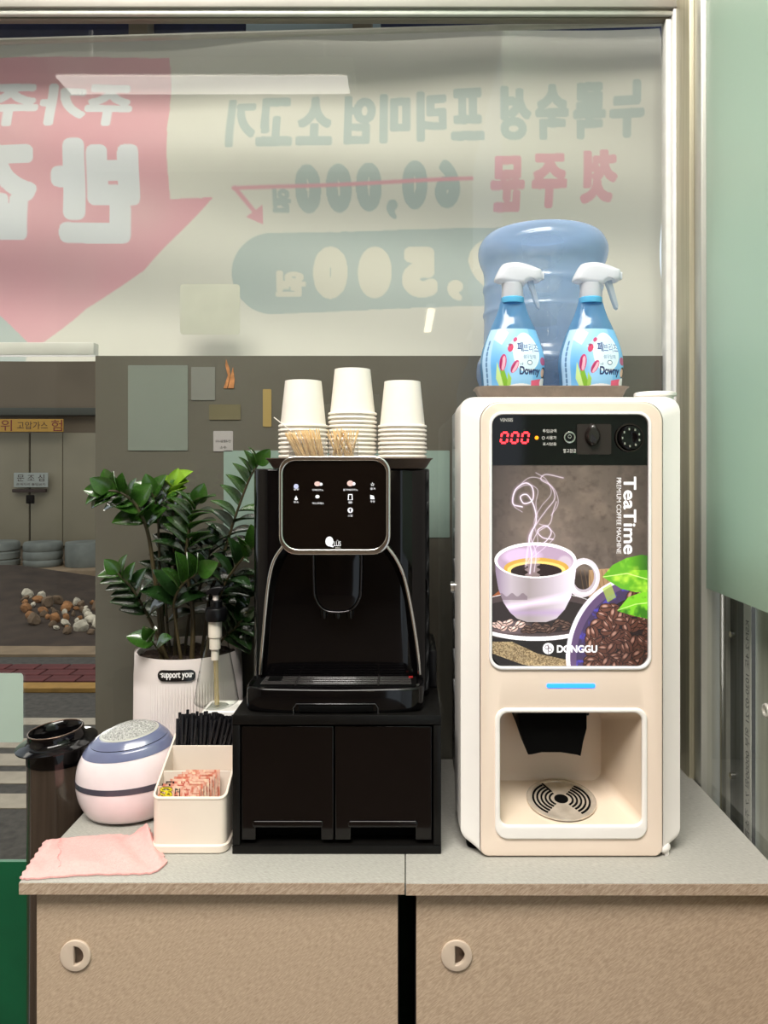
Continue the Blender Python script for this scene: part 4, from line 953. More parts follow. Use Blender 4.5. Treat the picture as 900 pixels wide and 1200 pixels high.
# drip tray
zt1 = Z(806, 1.085)
fo = [(X(288.5, 1.10), 1.15), (X(288, 1.095), 1.105), (X(293, 1.085), 1.088), (X(320, 1.08), 1.081), (X(393, 1.078), 1.077), (X(465, 1.08), 1.081), (X(490, 1.085), 1.088), (X(497, 1.095), 1.105), (X(497, 1.10), 1.15), (X(494, 1.10), 1.172), (X(300, 1.10), 1.172)]
fo = fo[:1]+[(p.x, p.y) for p in smooth_path([(a, b, 0) for a, b in fo[:9]], 4)][1:]+fo[9:]
dt = add('drip_tray', slab(fo, MZ+.0004, zt1, .004), m_black, km, 40)
add('tray_notch', box(X(350, 1.077), X(437, 1.077), 1.0755, 1.084, Z(834, 1.077), Z(826.5, 1.077), .0012), m_hole, dt)
add('notch_trim', tube([PW(a, b, 1.0762) for a, b in ((344, 837), (344, 830), (347, 825), (440, 825), (443, 830), (443, 837))], .0009, 6), M('grey_edge', (70, 70, 72), .2, metal=.5), dt, 60)
m_sl = M('grille_slat', (46, 44, 44), .22, coat=.4)
add('grille_base', box(X(300, 1.12), X(488, 1.12), 1.094, 1.166, zt1-.001, zt1+.0008), m_hole, dt)
for k in range(9):
    yk = 1.096+k*.0083; hw = .108-.0002*k
    add('slat', box(-.099-hw+.0, -.099+hw, yk, yk+.0052, zt1+.0008, zt1+.0032, .0008, 1), m_sl, dt)
for xx in (-.158, -.040): add('divider', box(xx, xx+.003, 1.094, 1.168, zt1+.0008, zt1+.0036), m_sl, dt)
for a, b, c_, d_ in ((-.199, -.180, 1.112, 1.13), (-.110, -.096, 1.135, 1.158), (-.090, -.078, 1.135, 1.158), (-.072, -.058, 1.135, 1.158)):
    add('opening', box(a, b, c_, d_, zt1+.002, zt1+.0040), m_hole, dt)
add('float_marker', box(.005, .011, 1.125, 1.130, zt1+.003, zt1+.0045), M('red_float', (150, 30, 30), .4), dt)
add('rear_connector', box(.037, .049, 1.20, 1.32, MZ+.0005, MZ+.06, .003), m_blackm, km)

# tray with cups
tray('cup_tray', X(308, 1.118), X(508, 1.118), 1.1175, 1.295, zbt+.0003, .0155, m_brown, 'shallow brown plastic tray with paper cups on the black machine')
cz0 = zbt+.0030
rt, rb_ = .0282, .0352; hc = .0725; stp = .0067
def cup_geo():
    rim = [(rb_+.0022*math.cos(a), .0022+.0022*math.sin(a)) for a in np.linspace(-math.pi, math.pi*.9, 9)]
    prof = [(rt-.0012, hc-.0035), (rt-.0006, hc), (rt, hc), (rb_, .0045)]+[(a, b) for a, b in [(rb_+.0024, .0044), (rb_+.0033, .0030), (rb_+.0033, .0014), (rb_+.0022, .0002), (rb_-.0002, .0004), (rb_-.0006, .003)]]+[(rt-.0016, hc-.0045)]
    return lathe(prof, 0, 0, 40)
v_, f_ = cup_geo(); v_ = list(v_); f_ = list(f_); f_.append(tuple(range(len(v_)-40, len(v_)))); f_.append(tuple(range(0, 40)))
me = bpy.data.meshes.new('paper_cup'); me.from_pydata(v_, [], f_); me.materials.append(m_paper); shade(me, 40)
for px, yc, n, where in ((355.5, 1.196, 10, 'left stack behind the toothpicks'), (413, 1.212, 13, 'middle and tallest stack'), (471.5, 1.205, 10, 'right stack')):
    for k in range(n):
        o = bpy.data.objects.new('paper_cup', me); C.objects.link(o); o.location = (X(px, yc)+random.uniform(-.0003, .0003), yc, cz0+.0003+k*stp)
        nth = ('top', 'second', 'third', 'fourth', 'fifth', 'sixth', 'seventh', 'eighth', 'ninth', 'tenth', 'eleventh', 'twelfth', 'thirteenth')[n-1-k]
        tag(o, 'upside-down white paper cup, %s %sof the %s' % (nth, '' if k == n-1 else 'from the top ', where), 'paper cup', 'paper cups, '+where)
# toothpick boxes
m_acr = thin('clear_acrylic', (248, 248, 248), body=.05, bodycol=(235, 235, 232), ior=1.45, facing=.25)
m_wood = M('toothpick_wood', (226, 192, 140), .6, noise=(80, .15))
pk = bpy.data.meshes.new('toothpick'); g = tube([(0, 0, 0), (0, 0, .004), (0, 0, .050), (0, 0, .0545)], [.0002, .0009, .0009, .0002], 6); pk.from_pydata([tuple(a) for a in g[0]], [], g[1]); pk.materials.append(m_wood)
rp = random.Random(11)
for (a, b, lean, where) in ((339, 383, -1, 'left'), (386, 420, 1, 'right')):
    yc = 1.147; x0, x1 = X(a, yc), X(b, yc); YF, yb = 1.1375, 1.1560; zt_ = cz0+.041
    ta = thing('toothpick_box', ((x0+x1)/2, yc, cz0), 'clear open box of toothpicks on the brown tray, %s one of two' % where, 'toothpick box', 'toothpick boxes')
    def RR(dx, zq): return [(p, q, zq) for p, q in rrect(x0+dx, YF+dx, x1-dx, yb-dx, .002, 3)]
    add('box_wall', loft([RR(0, cz0+.0002), RR(0, zt_), RR(.0008, zt_), RR(.0008, cz0+.0012)]), m_acr, ta, 40)
    for k in range(46 if where == 'left' else 36):
        o = bpy.data.objects.new('toothpick', pk); C.objects.link(o)
        u = rp.uniform(.12, .88); bx_ = x0+(x1-x0)*u; by_ = rp.uniform(YF+.0025, yb-.0025)
        if where == 'left': lx_ = -.55*(1-u)-.05+rp.uniform(-.12, .1)
        else: lx_ = rp.choice((-.55, -.4, .35, .2))*(.5+.5*rp.random())
        bxx = bx_-math.sin(lx_)*.026
        o.location = (min(max(bxx, x0+.003), x1-.003), by_, cz0+.0015+rp.uniform(0, .003)); o.rotation_euler = (rp.uniform(-.03, .03), lx_, 0)
        tag(o, 'wooden toothpick in the %s clear box among the others' % where, 'toothpick', 'toothpicks in the %s box' % where)
tag(add('thin_stick', tube([PW(341, 505, 1.136), PW(321, 489, 1.136)], .0009, 6), m_paper, base=PW(341, 505, 1.136)), 'thin white stick poking out left of the toothpicks', 'stick')

# ------------------------------------------------------------------ divided holder with sachets and straws
YO = 1.075
ho = thing('divided_holder', (X(222, YO), 1.13, TOP), 'beige plastic sloping divided holder with sachets and black straws', 'holder')
hx0, hx1 = X(178, YO), X(264.5, YO); hy0, hy1 = YO, 1.192; zf0 = Z(935, YO)
def zrim(y): return zf0+(y-hy0)*(.971-zf0)/(1.166-hy0)
def hr(d, zfun, r=.010, y0_=hy0, y1_=hy1): return [(p, q, zfun(q)) for p, q in rrect(hx0+d, y0_+d, hx1-d, y1_-d, max(.002, r-d), 6)]
add('shell', loft([hr(0, lambda q: TOP+.008), hr(-.0, lambda q: zrim(q)-.002), hr(-.001, lambda q: zrim(q)-.001), hr(-.0005, zrim), hr(.0022, zrim), hr(.0026, lambda q: zrim(q)-.002), hr(.0026, lambda q: TOP+.012)]), m_shelfb, ho, 40)
add('base', loft([hr(-.001, lambda q: TOP+.0003, .012), hr(-.003, lambda q: TOP+.002, .012), hr(-.003, lambda q: TOP+.0105, .012), hr(-.0005, lambda q: TOP+.0125, .012)]), m_shelfb, ho, 40)
for yd_ in (1.119, 1.163): add('divider', box(hx0+.0024, hx1-.0024, yd_, yd_+.0022, TOP+.012, zrim(yd_)-.0008, .0006, 1), m_shelfb, ho)
# sachets
sc = Canvas(0, 0, 60, 44, 6, (236, 196, 176))
sc.put(np.clip((vnoise(sc.X, sc.Y, .25, 2)-.45)*4, 0, 1), (206, 96, 72), .75); sc.put(np.clip((vnoise(sc.X, sc.Y, .3, 12)-.55)*5, 0, 1), (250, 226, 196), .9)
sc.text('060', 3, 1.2, 20, 12, (240, 220, 50), rot=-90, bold=.25, outline=(30, 26, 20), ow=.55)
sc.text('꼬고', 24, 2, 31, 12, (30, 28, 30), bold=.4, rot=-90); sc.text('맛나', 37, 2, 45, 12, (190, 60, 50), rot=-90, bold=.3)
for k in range(8): sc.line([(48, 6+k*4), (58, 6+k*4)], 1, (176, 84, 60), .7)
m_sach = printed('sachet_print', .3, coat=.3)
for k in range(8):
    yy = 1.083+k*.0038
    xa = hx0+.006+k*.0045*(k > 0); xb = min(hx0+.066+k*.003, hx1-.006); zt_ = TOP+.091+k*.0018
    if k == 0: lb = 'pink sachet lettered with yellow numerals, frontmost in the holder'
    else: lb = 'pink and red printed sachet standing in the row behind the front one'
    base = ((xa+xb)/2, yy, TOP+.0125)
    def sp(u, v, xa=xa, xb=xb, yy=yy, zt_=zt_, k=k): return xa+(xb-xa)*u, yy-.0004-.0011*np.sin(np.pi*u)*np.sin(np.pi*v)+0*v, zt_+(TOP+.0125-zt_)*v
    o = print_sheet('sachet', sc, 90, 60, (lambda u, v: (u*60, v*44)) if k == 0 else (lambda u, v, k=k: (24+u*36, (v*44+k*5) % 44)), sp, m_sach, base=base)
    bk_ = add('sachet_back', box(xa, xb, yy+.0002, yy+.0008, TOP+.0125, zt_-.002), M('foil', (226, 206, 200), .3), o, None)
    tag(o, lb, 'sachet', None if k == 0 else 'sachets in the divided holder')
# straws
m_straw = M('black_straw', (30, 30, 33), .25, coat=.3)
sm_ = bpy.data.meshes.new('straw'); g = tube([(0, 0, 0), (0, 0, .154)], .0024, 8, caps=False); g2 = tube([(0, 0, .0), (0, 0, .1525)], .0018, 8)
bm = merge(g, g2); bm.to_mesh(sm_); bm.free(); sm_.materials.append(m_straw); shade(sm_, 50)
rs = random.Random(4)
for r in range(4):
    for k in range(14):
        y_ = 1.1690+r*.0055; xt = hx0+.008+(-.2462-hx0-.008)*(k+.5*(r % 2))/13.6
        o = bpy.data.objects.new('straw', sm_); C.objects.link(o)
        lean = (.20 if k > 7 else .05)+rs.uniform(-.05, .05)+(.10 if k > 10 else 0)
        xx = min(max(xt-math.sin(lean)*.15, hx0+.006), hx1-.006); lean = math.asin((xt-xx)/.15)
        o.location = (xx, y_, TOP+.0135+rs.uniform(0, .002)); o.rotation_euler = (rs.uniform(-.01, .01), lean, 0); o.scale = (1, 1, .92+rs.uniform(0, .07))
        tag(o, 'thin black straw standing in the bundle at the back of the beige holder', 'straw', 'black straws in the beige holder')

# ------------------------------------------------------------------ white tub and pump bottle
bx = tag(add('white_tub', loft([[(p, q, zz_) for p, q in rrect(-.3165+d, 1.1985+d, -.2485-d, 1.2545-d, .008, 5)] for d, zz_ in ((.002, TOP+.0003), (.0, TOP+.004), (0, 1.000), (-.002, 1.001), (-.002, 1.008), (0, 1.0095), (.003, 1.0095), (.004, 1.0065))]), m_white, base=(-.287, 1.232, TOP)), 'white plastic tub behind the straws under the pump bottle', 'tub')
pb = thing('pump_bottle', (X(254, 1.232), 1.232, 1.007), 'clear conical glass pump bottle with black pump in front of plant pot', 'pump bottle')
cxp, cyp, kp = X(253.5, 1.232), 1.232, 1.232/900
def zq(py): return CAMZ+(547-py)*kp
m_pglass = thin('bottle_glass', (248, 250, 248), ior=1.5, edge=(60, 62, 58))
prof = [(.018, 1.0068), (.0225, 1.0075), (25*kp, zq(822)), (25*kp, zq(816)), (21.5*kp, zq(795)), (16.5*kp, zq(768)), (12.5*kp, zq(745)), (11*kp, zq(730)), (11*kp, zq(726))]
add('glass_body', lathe([(p.x, p.z) for p in smooth_path([(a, 0, b) for a, b in prof], 5)], cxp, cyp, 64), m_pglass, pb, 60)
add('glass_foot', solid_lathe([(.0175, 1.0070), (.019, 1.0085)], cxp, cyp, 40), m_pglass, pb)
add('pump_barrel', solid_lathe([(4.5*kp, zq(773)), (4.5*kp, zq(761)), (6.5*kp, zq(760)), (6.5*kp, zq(747)), (7.8*kp, zq(746)), (7.8*kp, zq(722))], cxp-.002, cyp, 24), M('pump_white', (232, 220, 208), .4), pb)
add('dip_tube', tube([(cxp-.001, cyp, zq(773)), (cxp+.001, cyp, 1.010)], .0038, 10), thin('dip_tube_mat', (245, 235, 205), body=.5, bodycol=(226, 210, 170), translucent=.5), pb)
add('pump_collar', solid_lathe([(11.5*kp, zq(727)), (12.5*kp, zq(725)), (12.5*kp, zq(714)), (11.5*kp, zq(712)), (7*kp, zq(711)), (7*kp, zq(704)), (6*kp, zq(703))], cxp, cyp, 32), m_blackm, pb)
add('pump_stem', solid_lathe([(3.4*kp, zq(704)), (3.4*kp, zq(692))], cxp-.001, cyp, 20), M('stem_white', (226, 214, 208), .4), pb)
ph_ = [(-11, 697), (-10, 691), (-5, 688), (4, 686.5), (9, 688), (8, 691), (5, 693), (4, 697), (-4, 697.5), (-5, 695)]
add('pump_head', prism([(cxp+a*kp, zq(b)) for a, b in ph_], cyp-.008, cyp+.008, .002), m_blackm, pb, 50)

# ------------------------------------------------------------------ plant pot
YT = 1.335; kt = YT/900
pt = thing('potted_plant', (X(221, YT), YT, TOP), 'glossy green leafy plant in a white ribbed pot', 'plant')
cxt = X(221.5, YT); zr = Z(768, YT-.05)
R0 = 60.5*kt
profile = [(R0*.90, TOP+.0005), (R0*.96, TOP+.004), (R0*1.012, TOP+.07), (R0*1.01, TOP+.13), (R0*1.0, zr-.006), (R0*.995, zr-.001), (R0*.975, zr), (R0*.94, zr-.002), (R0*.93, zr-.02)]
sg = 120; vs = []; fs = []
pp = [(p.x, p.z) for p in smooth_path([(a, 0, b) for a, b in profile], 5)]
for i, (r, zz_) in enumerate(pp):
    for k in range(sg*2):
        a = math.pi*k/sg; rib = .0009*(1 if k % 2 else -1)*(1 if (zz_ < zr-.036 and zz_ > TOP+.006) else 0)
        vs.append((cxt+(r+rib)*math.cos(a), YT+(r+rib)*math.sin(a), zz_))
n_ = sg*2
for i in range(len(pp)-1):
    for k in range(n_): fs.append((i*n_+k, i*n_+(k+1) % n_, (i+1)*n_+(k+1) % n_, (i+1)*n_+k))
fs.append(tuple(range(n_)))
pot = add('pot', (vs, fs), M('pot_white', (226, 216, 212), .4, noise=(10, .02)), pt, 50)
# soil with lumps
vs = [(cxt, YT, zr-.012)]; fs = []
for j in range(1, 9):
    for k in range(48): vs.append((cxt+R0*.935*j/8*math.cos(k*math.pi/24), YT+R0*.935*j/8*math.sin(k*math.pi/24), zr-.013+random.uniform(-.002, .005)))
for k in range(48): fs.append((0, 1+k, 1+(k+1) % 48))
for j in range(7):
    for k in range(48): fs.append((1+j*48+k, 1+j*48+(k+1) % 48, 1+(j+1)*48+(k+1) % 48, 1+(j+1)*48+k))
add('soil', (vs, fs), M('soil', (46, 34, 26), .95, noise=(150, .6), bump=(200, 1)), pt, 0)
# badge on the pot
def pr_at(zz_):
    for (ra, za), (rb2, zb2) in zip(pp[:-1], pp[1:]):
        if za <= zz_ <= zb2: return ra+(rb2-ra)*(zz_-za)/max(1e-9, zb2-za)
    return R0
yb_ = YT-R0
def on_pot(px, py, off):
    xx = X(px, yb_+.006); zz_ = Z(py, yb_+.006); r = pr_at(zz_)+off; dx = xx-cxt; return (xx, YT-math.sqrt(max(1e-6, r*r-dx*dx)), zz_)
bc = Canvas(184, 782, 232, 799, 8, (228, 220, 216))
bc.put((np.hypot(bc.X-np.clip(bc.X, 192.5, 223.5), bc.Y-790.5) < 6.6), (14, 13, 13))
bc.text('·support you·', 189, 786.5, 227, 795, (240, 238, 236), bold=.25)
def bdg(u, v):
    a = [on_pot(187+u_*42, 784+v_*13, .0028) for u_, v_ in zip(u, v)]; a = np.array(a); return a[:, 0], a[:, 1], a[:, 2]
bcm = (np.hypot(bc.X-np.clip(bc.X, 192.5, 223.5), bc.Y-790.5) < 6.7)
def bmask(px, py): return np.hypot(px-np.clip(px, 192.5, 223.5), py-790.5) < 6.7
print_sheet('badge', bc, 240, 76, lambda u, v: (186+u*43.5, 783.5+v*14), lambda u, v: tuple(np.array([on_pot(186+a*43.5, 783.5+b*14, .0028) for a, b in zip(u, v)]).T), printed('badge_print', .3, coat=.3), pot, mask=bmask)
# stems and leaves
m_leaf = M('leaf', (34, 66, 22), .2, coat=.6, noise=(25, .25), col2=(56, 92, 32), bump=(20, .08))
m_leafd = M('leaf_dark', (22, 44, 18), .2, coat=.6, noise=(25, .25), col2=(34, 60, 26), bump=(20, .08))
m_leafn = M('leaf_new', (110, 148, 36), .28, coat=.4, noise=(25, .2), col2=(140, 176, 56))
m_stem = M('stem', (66, 56, 34), .5, noise=(30, .3)); m_stemg = M('stem_green', (72, 86, 36), .5, noise=(30, .2))
def leaf_mesh(mat, w=.30, cup_=.25, tipb=.12):
    vs = []; nu, nv = 11, 5
    for i in range(nu):
        t = i/(nu-1); hw = w*(math.sin(math.pi*t**.8)**.75 if 0 < t < 1 else 0)*.5*1.15+.004
        for j in range(nv):
            s_ = (j/(nv-1))*2-1; vs.append((t, hw*s_, cup_*hw*s_*s_*1.2-tipb*t*t+.05*math.sin(t*3)))
    fs = [(i*nv+j, i*nv+j+1, (i+1)*nv+j+1, (i+1)*nv+j) for i in range(nu-1) for j in range(nv-1)]
    n0 = len(vs); vs2 = [(a, b, c-.018) for a, b, c in vs]
    vs = vs+vs2; fs = fs+[(a+n0, d+n0, c+n0, b+n0) for a, b, c, d in fs]
    for i in range(nu-1):
        for j in (0, nv-1): a = i*nv+j; fs.append((a, a+nv, a+nv+n0, a+n0))
    me = bpy.data.meshes.new('leaf'); me.from_pydata(vs, [], fs)
    bm = bmesh.new(); bm.from_mesh(me); bmesh.ops.recalc_face_normals(bm, faces=bm.faces); bm.to_mesh(me); bm.free()
    me.materials.append(mat); shade(me, 70); return me
LM = {'g': leaf_mesh(m_leaf, .66), 'd': leaf_mesh(m_leafd, .62), 'n': leaf_mesh(m_leafn, .78, .5), 'r': leaf_mesh(m_leaf, .95, .3, .05)}
base_t = origin_of(pt)
rl_ = random.Random(21)
CAMV = Vector((0, -1, .12)).normalized()
def put_leaf(p, d, n, L_, kind):
    d = d.normalized()
    if (p+d*L_).y > 1.418: d.y = -abs(d.y); d.normalize()
    for q in (p+d*L_*.5, p+d*L_):
        if q.x > -.236 and q.z < 1.41: return
        if q.y > 1.42 or (-.345 < q.x < -.262 and q.y < 1.262 and q.z < 1.22) or (q.y < 1.262 and q.z < 1.03): return
    y_ = n.cross(d)
    if y_.length < .1: y_ = Vector((0, 0, 1)).cross(d)
    y_.normalize(); n2 = d.cross(y_).normalized()
    o = bpy.data.objects.new('leaf', LM[kind]); C.objects.link(o); o.parent = pt
    m = Matrix((d, y_, n2)).transposed().to_4x4(); m = Matrix.Translation(p-base_t) @ m @ Matrix.Diagonal((L_, L_, L_, 1)); o.matrix_local = m
def stem(pts, r0, leaves, kinds='g', L0=.046, y0=YT, yend=None, t0=.35, spread=1.0, facecam=.35, fan=None):
    """pts in photo px on planes between y0 and yend"""
    n = len(pts); ye = y0 if yend is None else yend
    P3 = [Vector(PW(a, b, y0+(ye-y0)*i/(n-1))) for i, (a, b) in enumerate(pts)]
    P3 = smooth_path(P3, 6); m = len(P3)
    s = add('stem', tube(P3, [r0*(1-.6*i/(m-1)) for i in range(m)], 8), m_stem if kinds != 'n' else m_stemg, pt, 60)
    leaves = int(leaves*1.25)
    for k in range(leaves):
        t = t0+(1-t0)*(k+.3)/leaves; i = min(m-2, int(t*(m-1))); p = P3[i].lerp(P3[i+1], t*(m-1)-i); tan = (P3[i+1]-P3[i]).normalized()
        side = 1 if k % 2 else -1; sv = tan.cross(Vector((0, 1, 0))).normalized()*side
        up_ = .35+.55*(t-t0)/(1-t0)
        d = tan*up_+sv*spread*rl_.uniform(.75, 1.05)+Vector((0, rl_.uniform(-.5, .25), rl_.uniform(-.1, .15)))
        nrm = (Vector((0, 0, 1))*.6+tan*.8+CAMV*facecam+Vector((rl_.uniform(-.3, .3), 0, rl_.uniform(-.2, .2))))
        kk = kinds[min(len(kinds)-1, int(len(kinds)*(t-t0)/(1-t0)))]
        put_leaf(p, d, nrm, L0*1.27*rl_.uniform(.85, 1.12)*(1-.25*(t-t0)/(1-t0)), kk)
    # tip
    tan = (P3[-1]-P3[-3]).normalized(); put_leaf(P3[-1], tan+Vector((.1, -.1, 0)), Vector((.3, -1, .3)), L0*.8, kinds[-1])
zs = 772
stem([(205, zs), (206, 700), (204, 640), (203, 595), (205, 570)], .0035, 12, 'dgn', .040, 1.33, 1.33, .35, .75, .6)
stem([(190, zs), (186, 715), (179, 660), (172, 620), (158, 590), (140, 577), (124, 575)], .0045, 13, 'rgg', .042, 1.31, 1.27, .5, .8, .9)
stem([(194, zs), (188, 690), (186, 630), (184, 596), (178, 578)], .003, 8, 'gg', .044, 1.33, 1.31, .55, .8, .8)
stem([(225, zs), (226, 720), (218, 660), (222, 620), (230, 590)], .0045, 14, 'dgg', .046, 1.30, 1.28, .35, 1.1, .2)
stem([(236, zs), (246, 700), (262, 650), (276, 605), (292, 562), (302, 545)], .0035, 17, 'dgg', .044, 1.34, 1.33, .38, 1.1, .25)
stem([(240, zs), (252, 715), (266, 680), (284, 655), (300, 640)], .003, 9, 'dg', .044, 1.31, 1.27, .35, .9, .2)
stem([(196, zs), (182, 740), (170, 715), (155, 690), (138, 672)], .0035, 10, 'ddg', .040, 1.30, 1.26, .40, .9, .7)
stem([(212, zs), (206, 730), (204, 705), (214, 685), (232, 672)], .003, 10, 'dgg', .050, 1.28, 1.25, .40, .9, .3)
stem([(246, zs), (262, 748), (274, 738), (284, 726)], .0025, 7, 'dd', .042, 1.34, 1.32, .35, 1.0, .3)
stem([(216, zs), (222, 720), (234, 690), (244, 660), (246, 640)], .003, 12, 'dd', .050, 1.34, 1.34, .25, 1.1, .3)
stem([(200, zs), (195, 720), (196, 680), (204, 650)], .003, 11, 'dd', .050, 1.34, 1.34, .25, 1.1, .5)
stem([(192, zs), (184, 760), (176, 748)], .0018, 3, 'g', .036, 1.28, 1.25, .5, .8, .7)
stem([(232, zs), (250, 735), (262, 700), (272, 672), (280, 690)], .0025, 10, 'dd', .046, 1.345, 1.345, .3, 1.0, .3)

# ------------------------------------------------------------------ ultrasonic jewellery washer
YW = 1.192; cxw2, cyw2 = X(147.5, YW), YW
jw = thing('ultrasonic_cleaner', (cxw2, cyw2, TOP), 'egg-shaped white and blue-lidded small appliance with glittery window', 'appliance')
def egg(z0, z1, steps, grow=0.0, cxa=0):
    """tilted slices of an egg; t = height share"""
    rings = []
    for i in range(steps+1):
        t = z0+(z1-z0)*i/steps; H_ = .148
        u = (t-.44)/.56 if t > .44 else (t-.44)/.62
        r = .0775*math.sqrt(max(0, 1-abs(u)**2.3))+grow; tilt = .05*t+.20*max(0, t-.25)
        ring = []
        for k in range(56):
            a = 2*math.pi*k/56; dx = r*math.cos(a); dy = r*.74*math.sin(a)
            ring.append((cxw2+dx+t*.006, cyw2+dy, TOP+.006+t*H_*.93+tilt*(dx*.75+dy*.8)))
        rings.append(ring)
    return rings
add('lower_body', loft(egg(.0, .36, 10)), M('washer_white', (232, 220, 222), .25, coat=.5), jw, 60)
add('band', loft(egg(.36, .43, 2, .0006)), M('band_grey', (66, 66, 78), .25, coat=.3), jw, 60)
add('upper_body', loft(egg(.43, .73, 8)), M('washer_white_2', (232, 220, 222), .25, coat=.5), jw, 60)
m_bl = M('blue_grey_plastic', (104, 110, 140), .22, coat=.5)
add('collar', loft(egg(.73, .825, 4, .0008)), m_bl, jw, 60)
add('seam', loft(egg(.825, .835, 1, -.0012)), m_hole, jw, 60)
add('lid', loft(egg(.835, .905, 5, .0006)), m_bl, jw, 60)
gl = M('glitter_window', (110, 110, 108), .25, noise=(420, .5), coat=.3, bump=(500, 1), col2=(205, 205, 200)); 
add('lid_rim', loft(egg(.905, .918, 1, -.0008)), m_alu, jw, 60)
add('lid_window', loft(egg(.918, .9935, 7, -.0016)), gl, jw, 60)
add('base', solid_lathe([(.038, TOP+.0003), (.046, TOP+.002), (.052, TOP+.009), (.045, TOP+.012)], cxw2, cyw2, 40, sy=.74), m_blackm, jw)

# ------------------------------------------------------------------ towel
up = [(53, 987), (75, 984.5), (133, 980), (153, 981), (165, 972), (175, 973)]
lo = [(23, 1031), (40, 1031.5), (100, 1027), (150, 1026), (180, 1024), (196, 1013)]
U_ = smooth_path([(a, b, 0) for a, b in up], 8); L_ = smooth_path([(a, b, 0) for a, b in lo], 8); nu = len(U_); nv = 22
def gpt(px, py):
    yy = (CAMZ-TOP)*900/(py-547); return Vector((X(px, yy), yy, TOP))
def towel(offz, sx, seedp):
    vs = []; fs = []
    for j in range(nv):
        v = j/(nv-1)
        for i in range(nu):
            u = i/(nu-1); p = gpt(U_[i].x, U_[i].y).lerp(gpt(L_[i].x, L_[i].y), v)
            p.x += .0015*math.sin(v*40+seedp)*(1 if i in (0, nu-1) else 0); p.y += .001*math.sin(u*70+seedp)*(1 if j in (0, nv-1) else 0)
            e = min(1, min(u, 1-u)*9)*min(1, min(v, 1-v)*6)
            h = .0022+offz+e*(.0035+.0022*math.sin(u*9+v*4+seedp)+.0015*math.sin(u*23-v*8))+.010*math.exp(-((u-.87)**2/.008+(v-.30)**2/.1))*e*1.6
            h += .0028*(1 if u < .19 else 0)*e
            vs.append((p.x+sx, p.y, TOP+h))
    n0 = len(vs); 
    for j in range(nv-1):
        for i in range(nu-1): fs.append((j*nu+i, j*nu+i+1, (j+1)*nu+i+1, (j+1)*nu+i))
    vs += [(a, b, max(TOP+offz*.0+.0003, c-.0024)) for a, b, c in vs]; fs += [(a+n0, d+n0, c+n0, b+n0) for a, b, c, d in fs]
    bd_ = [j*nu for j in range(nv)]+[(nv-1)*nu+i for i in range(1, nu)]+[j*nu+nu-1 for j in range(nv-2, -1, -1)]+[i for i in range(nu-2, 0, -1)]
    for a, b in zip(bd_, bd_[1:]+bd_[:1]): fs.append((a, b, b+n0, a+n0))
    return vs, fs
m_tow = M('pink_microfibre', (228, 172, 168), .9, noise=(200, .06), bump=(500, .5))
tw = thing('pink_cloth', (X(110, 1.07), 1.07, TOP), 'folded pale pink cloth lying at the front left corner of the counter', 'cloth')
g1 = towel(.0, .0, 0); add('under_fold', ([(a+.004 if i % 1 == 0 else a, b+.004, c) for i, (a, b, c) in enumerate(g1[0])], g1[1]), m_tow, tw, 60) if False else None
add('cloth', towel(0.001, 0, 1.3), m_tow, tw, 60)
hem = []
for a, b in ((44, 1024), (50, 1008), (58, 992)): pass
add('hem_stitch', merge(*[tube([gpt(70+2*math.sin(q), 987+q*2.3)+Vector((0, 0, .0085)), gpt(69+2*math.sin(q+1), 988.4+q*2.3)+Vector((0, 0, .0085))], .0004, 4) for q in range(1, 16)]), M('stitch', (206, 150, 148), .8), tw, None)

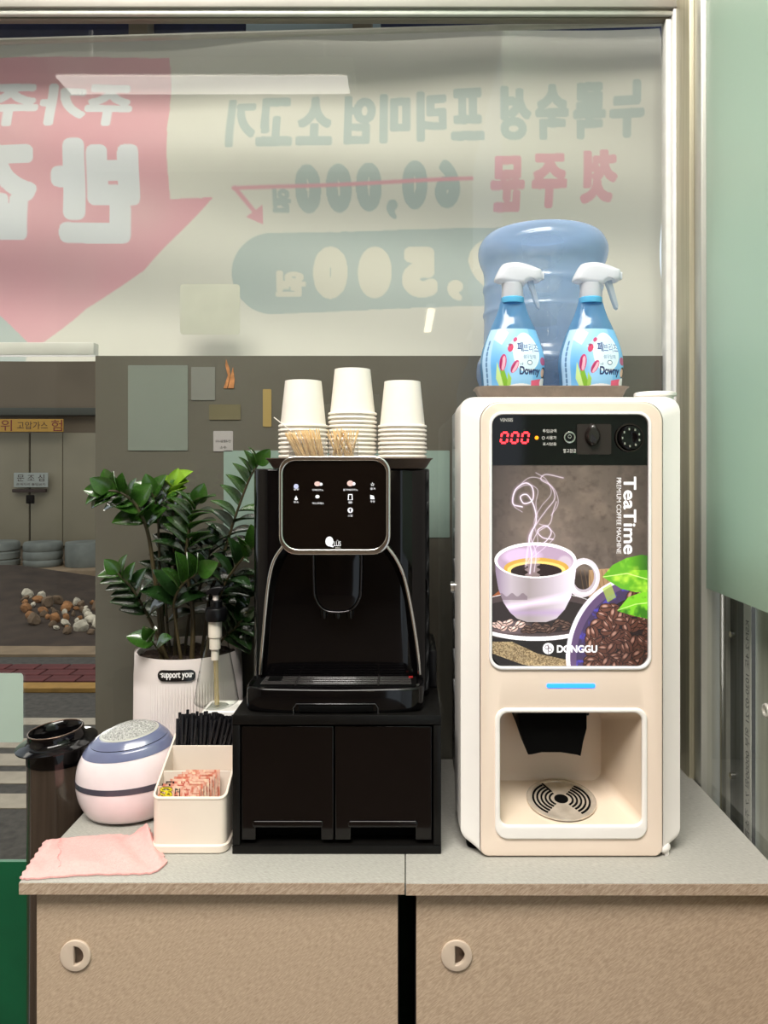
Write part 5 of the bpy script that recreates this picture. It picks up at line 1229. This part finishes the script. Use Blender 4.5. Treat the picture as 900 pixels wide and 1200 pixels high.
# ------------------------------------------------------------------ used-cup bin
YQ = 1.245; kq = YQ/900; cxq = X(68, YQ)
ub = thing('cup_bin', (cxq, YQ, 0), 'tall smoked cylindrical bin with black funnel rim left of the counter', 'bin')
def zb_(py): return Z(py, YQ)
m_smoke = M('smoked_plastic', (62, 52, 44), .12, coat=.5, noise=(3, .3), stretch=(30, 30, 1))
rQ = 33.5*kq
add('tube_body', solid_lathe([(rQ, .001), (rQ, zb_(889))], cxq, YQ, 48), m_smoke, ub)
add('collar_ring', solid_lathe([(rQ+.001, zb_(890)), (rQ+.0015, zb_(874)), (rQ+.001, zb_(871))], cxq, YQ, 48), m_black, ub)
fun = [(rQ+.001, zb_(873)), (rQ+.009, zb_(871)), (rQ+.0155, zb_(870)), (rQ+.0158, zb_(868.5)), (rQ+.008, zb_(866)), (rQ-.000, zb_(864)), (rQ-.003, zb_(861)), (rQ-.004, zb_(856)), (rQ-.0035, zb_(854)), (rQ-.0065, zb_(855)), (rQ-.008, zb_(862)), (rQ-.012, zb_(870)), (rQ-.014, zb_(890))]
fv, ff = lathe(fun, 0, 0, 56); rt_ = Euler((math.radians(3), math.radians(-5), 0)).to_matrix(); piv = Vector((0, 0, zb_(880)))
fv = [tuple((rt_ @ (Vector(v)-piv))+piv+Vector((cxq, YQ, 0))) for v in fv]
add('funnel', (fv, ff), m_black, ub, 60)
add('funnel_lip', tube([tuple((rt_ @ (Vector(((rQ-.005)*math.cos(a), (rQ-.005)*math.sin(a), zb_(854)))-piv))+piv+Vector((cxq, YQ, 0))) for a in np.linspace(0, 2*math.pi, 48, endpoint=False)], .0013, 8, closed=True), M('bronze_lip', (110, 92, 80), .2, metal=.7), ub, 60)

# ------------------------------------------------------------------ ceiling strip lamp over the counter (mirrored faintly in the pane)
sl = thing('strip_lamp', (-.62, .42, 3.0), 'white ceiling strip lamp above the counter', 'lamp')
zL = 2.60
add('housing', box(-1.10, -.16, .36, .50, zL+.002, zL+.05, .004), m_white, sl)
add('diffuser', box(-1.08, -.18, .375, .485, zL-.006, zL+.001, .002), M('lamp_diffuser', (255, 250, 240), .4, emit=((255, 248, 238), 8.5)), sl)
for a in (-1.0, -.26): add('hanger', box(a, a+.01, .42, .43, zL+.05, 4.1), m_white, sl)
s2 = thing('strip_lamp', (.2, -3.6, 3.0), 'distant ceiling strip lamp at the rear of the room', 'lamp')
add('housing', box(.16, .24, -4.1, -3.1, 2.62, 2.66), m_white, s2)
add('diffuser', box(.17, .23, -4.1, -3.1, 2.61, 2.619), M('lamp_diffuser_2', (255, 245, 220), .4, emit=((255, 240, 205), 16)), s2)
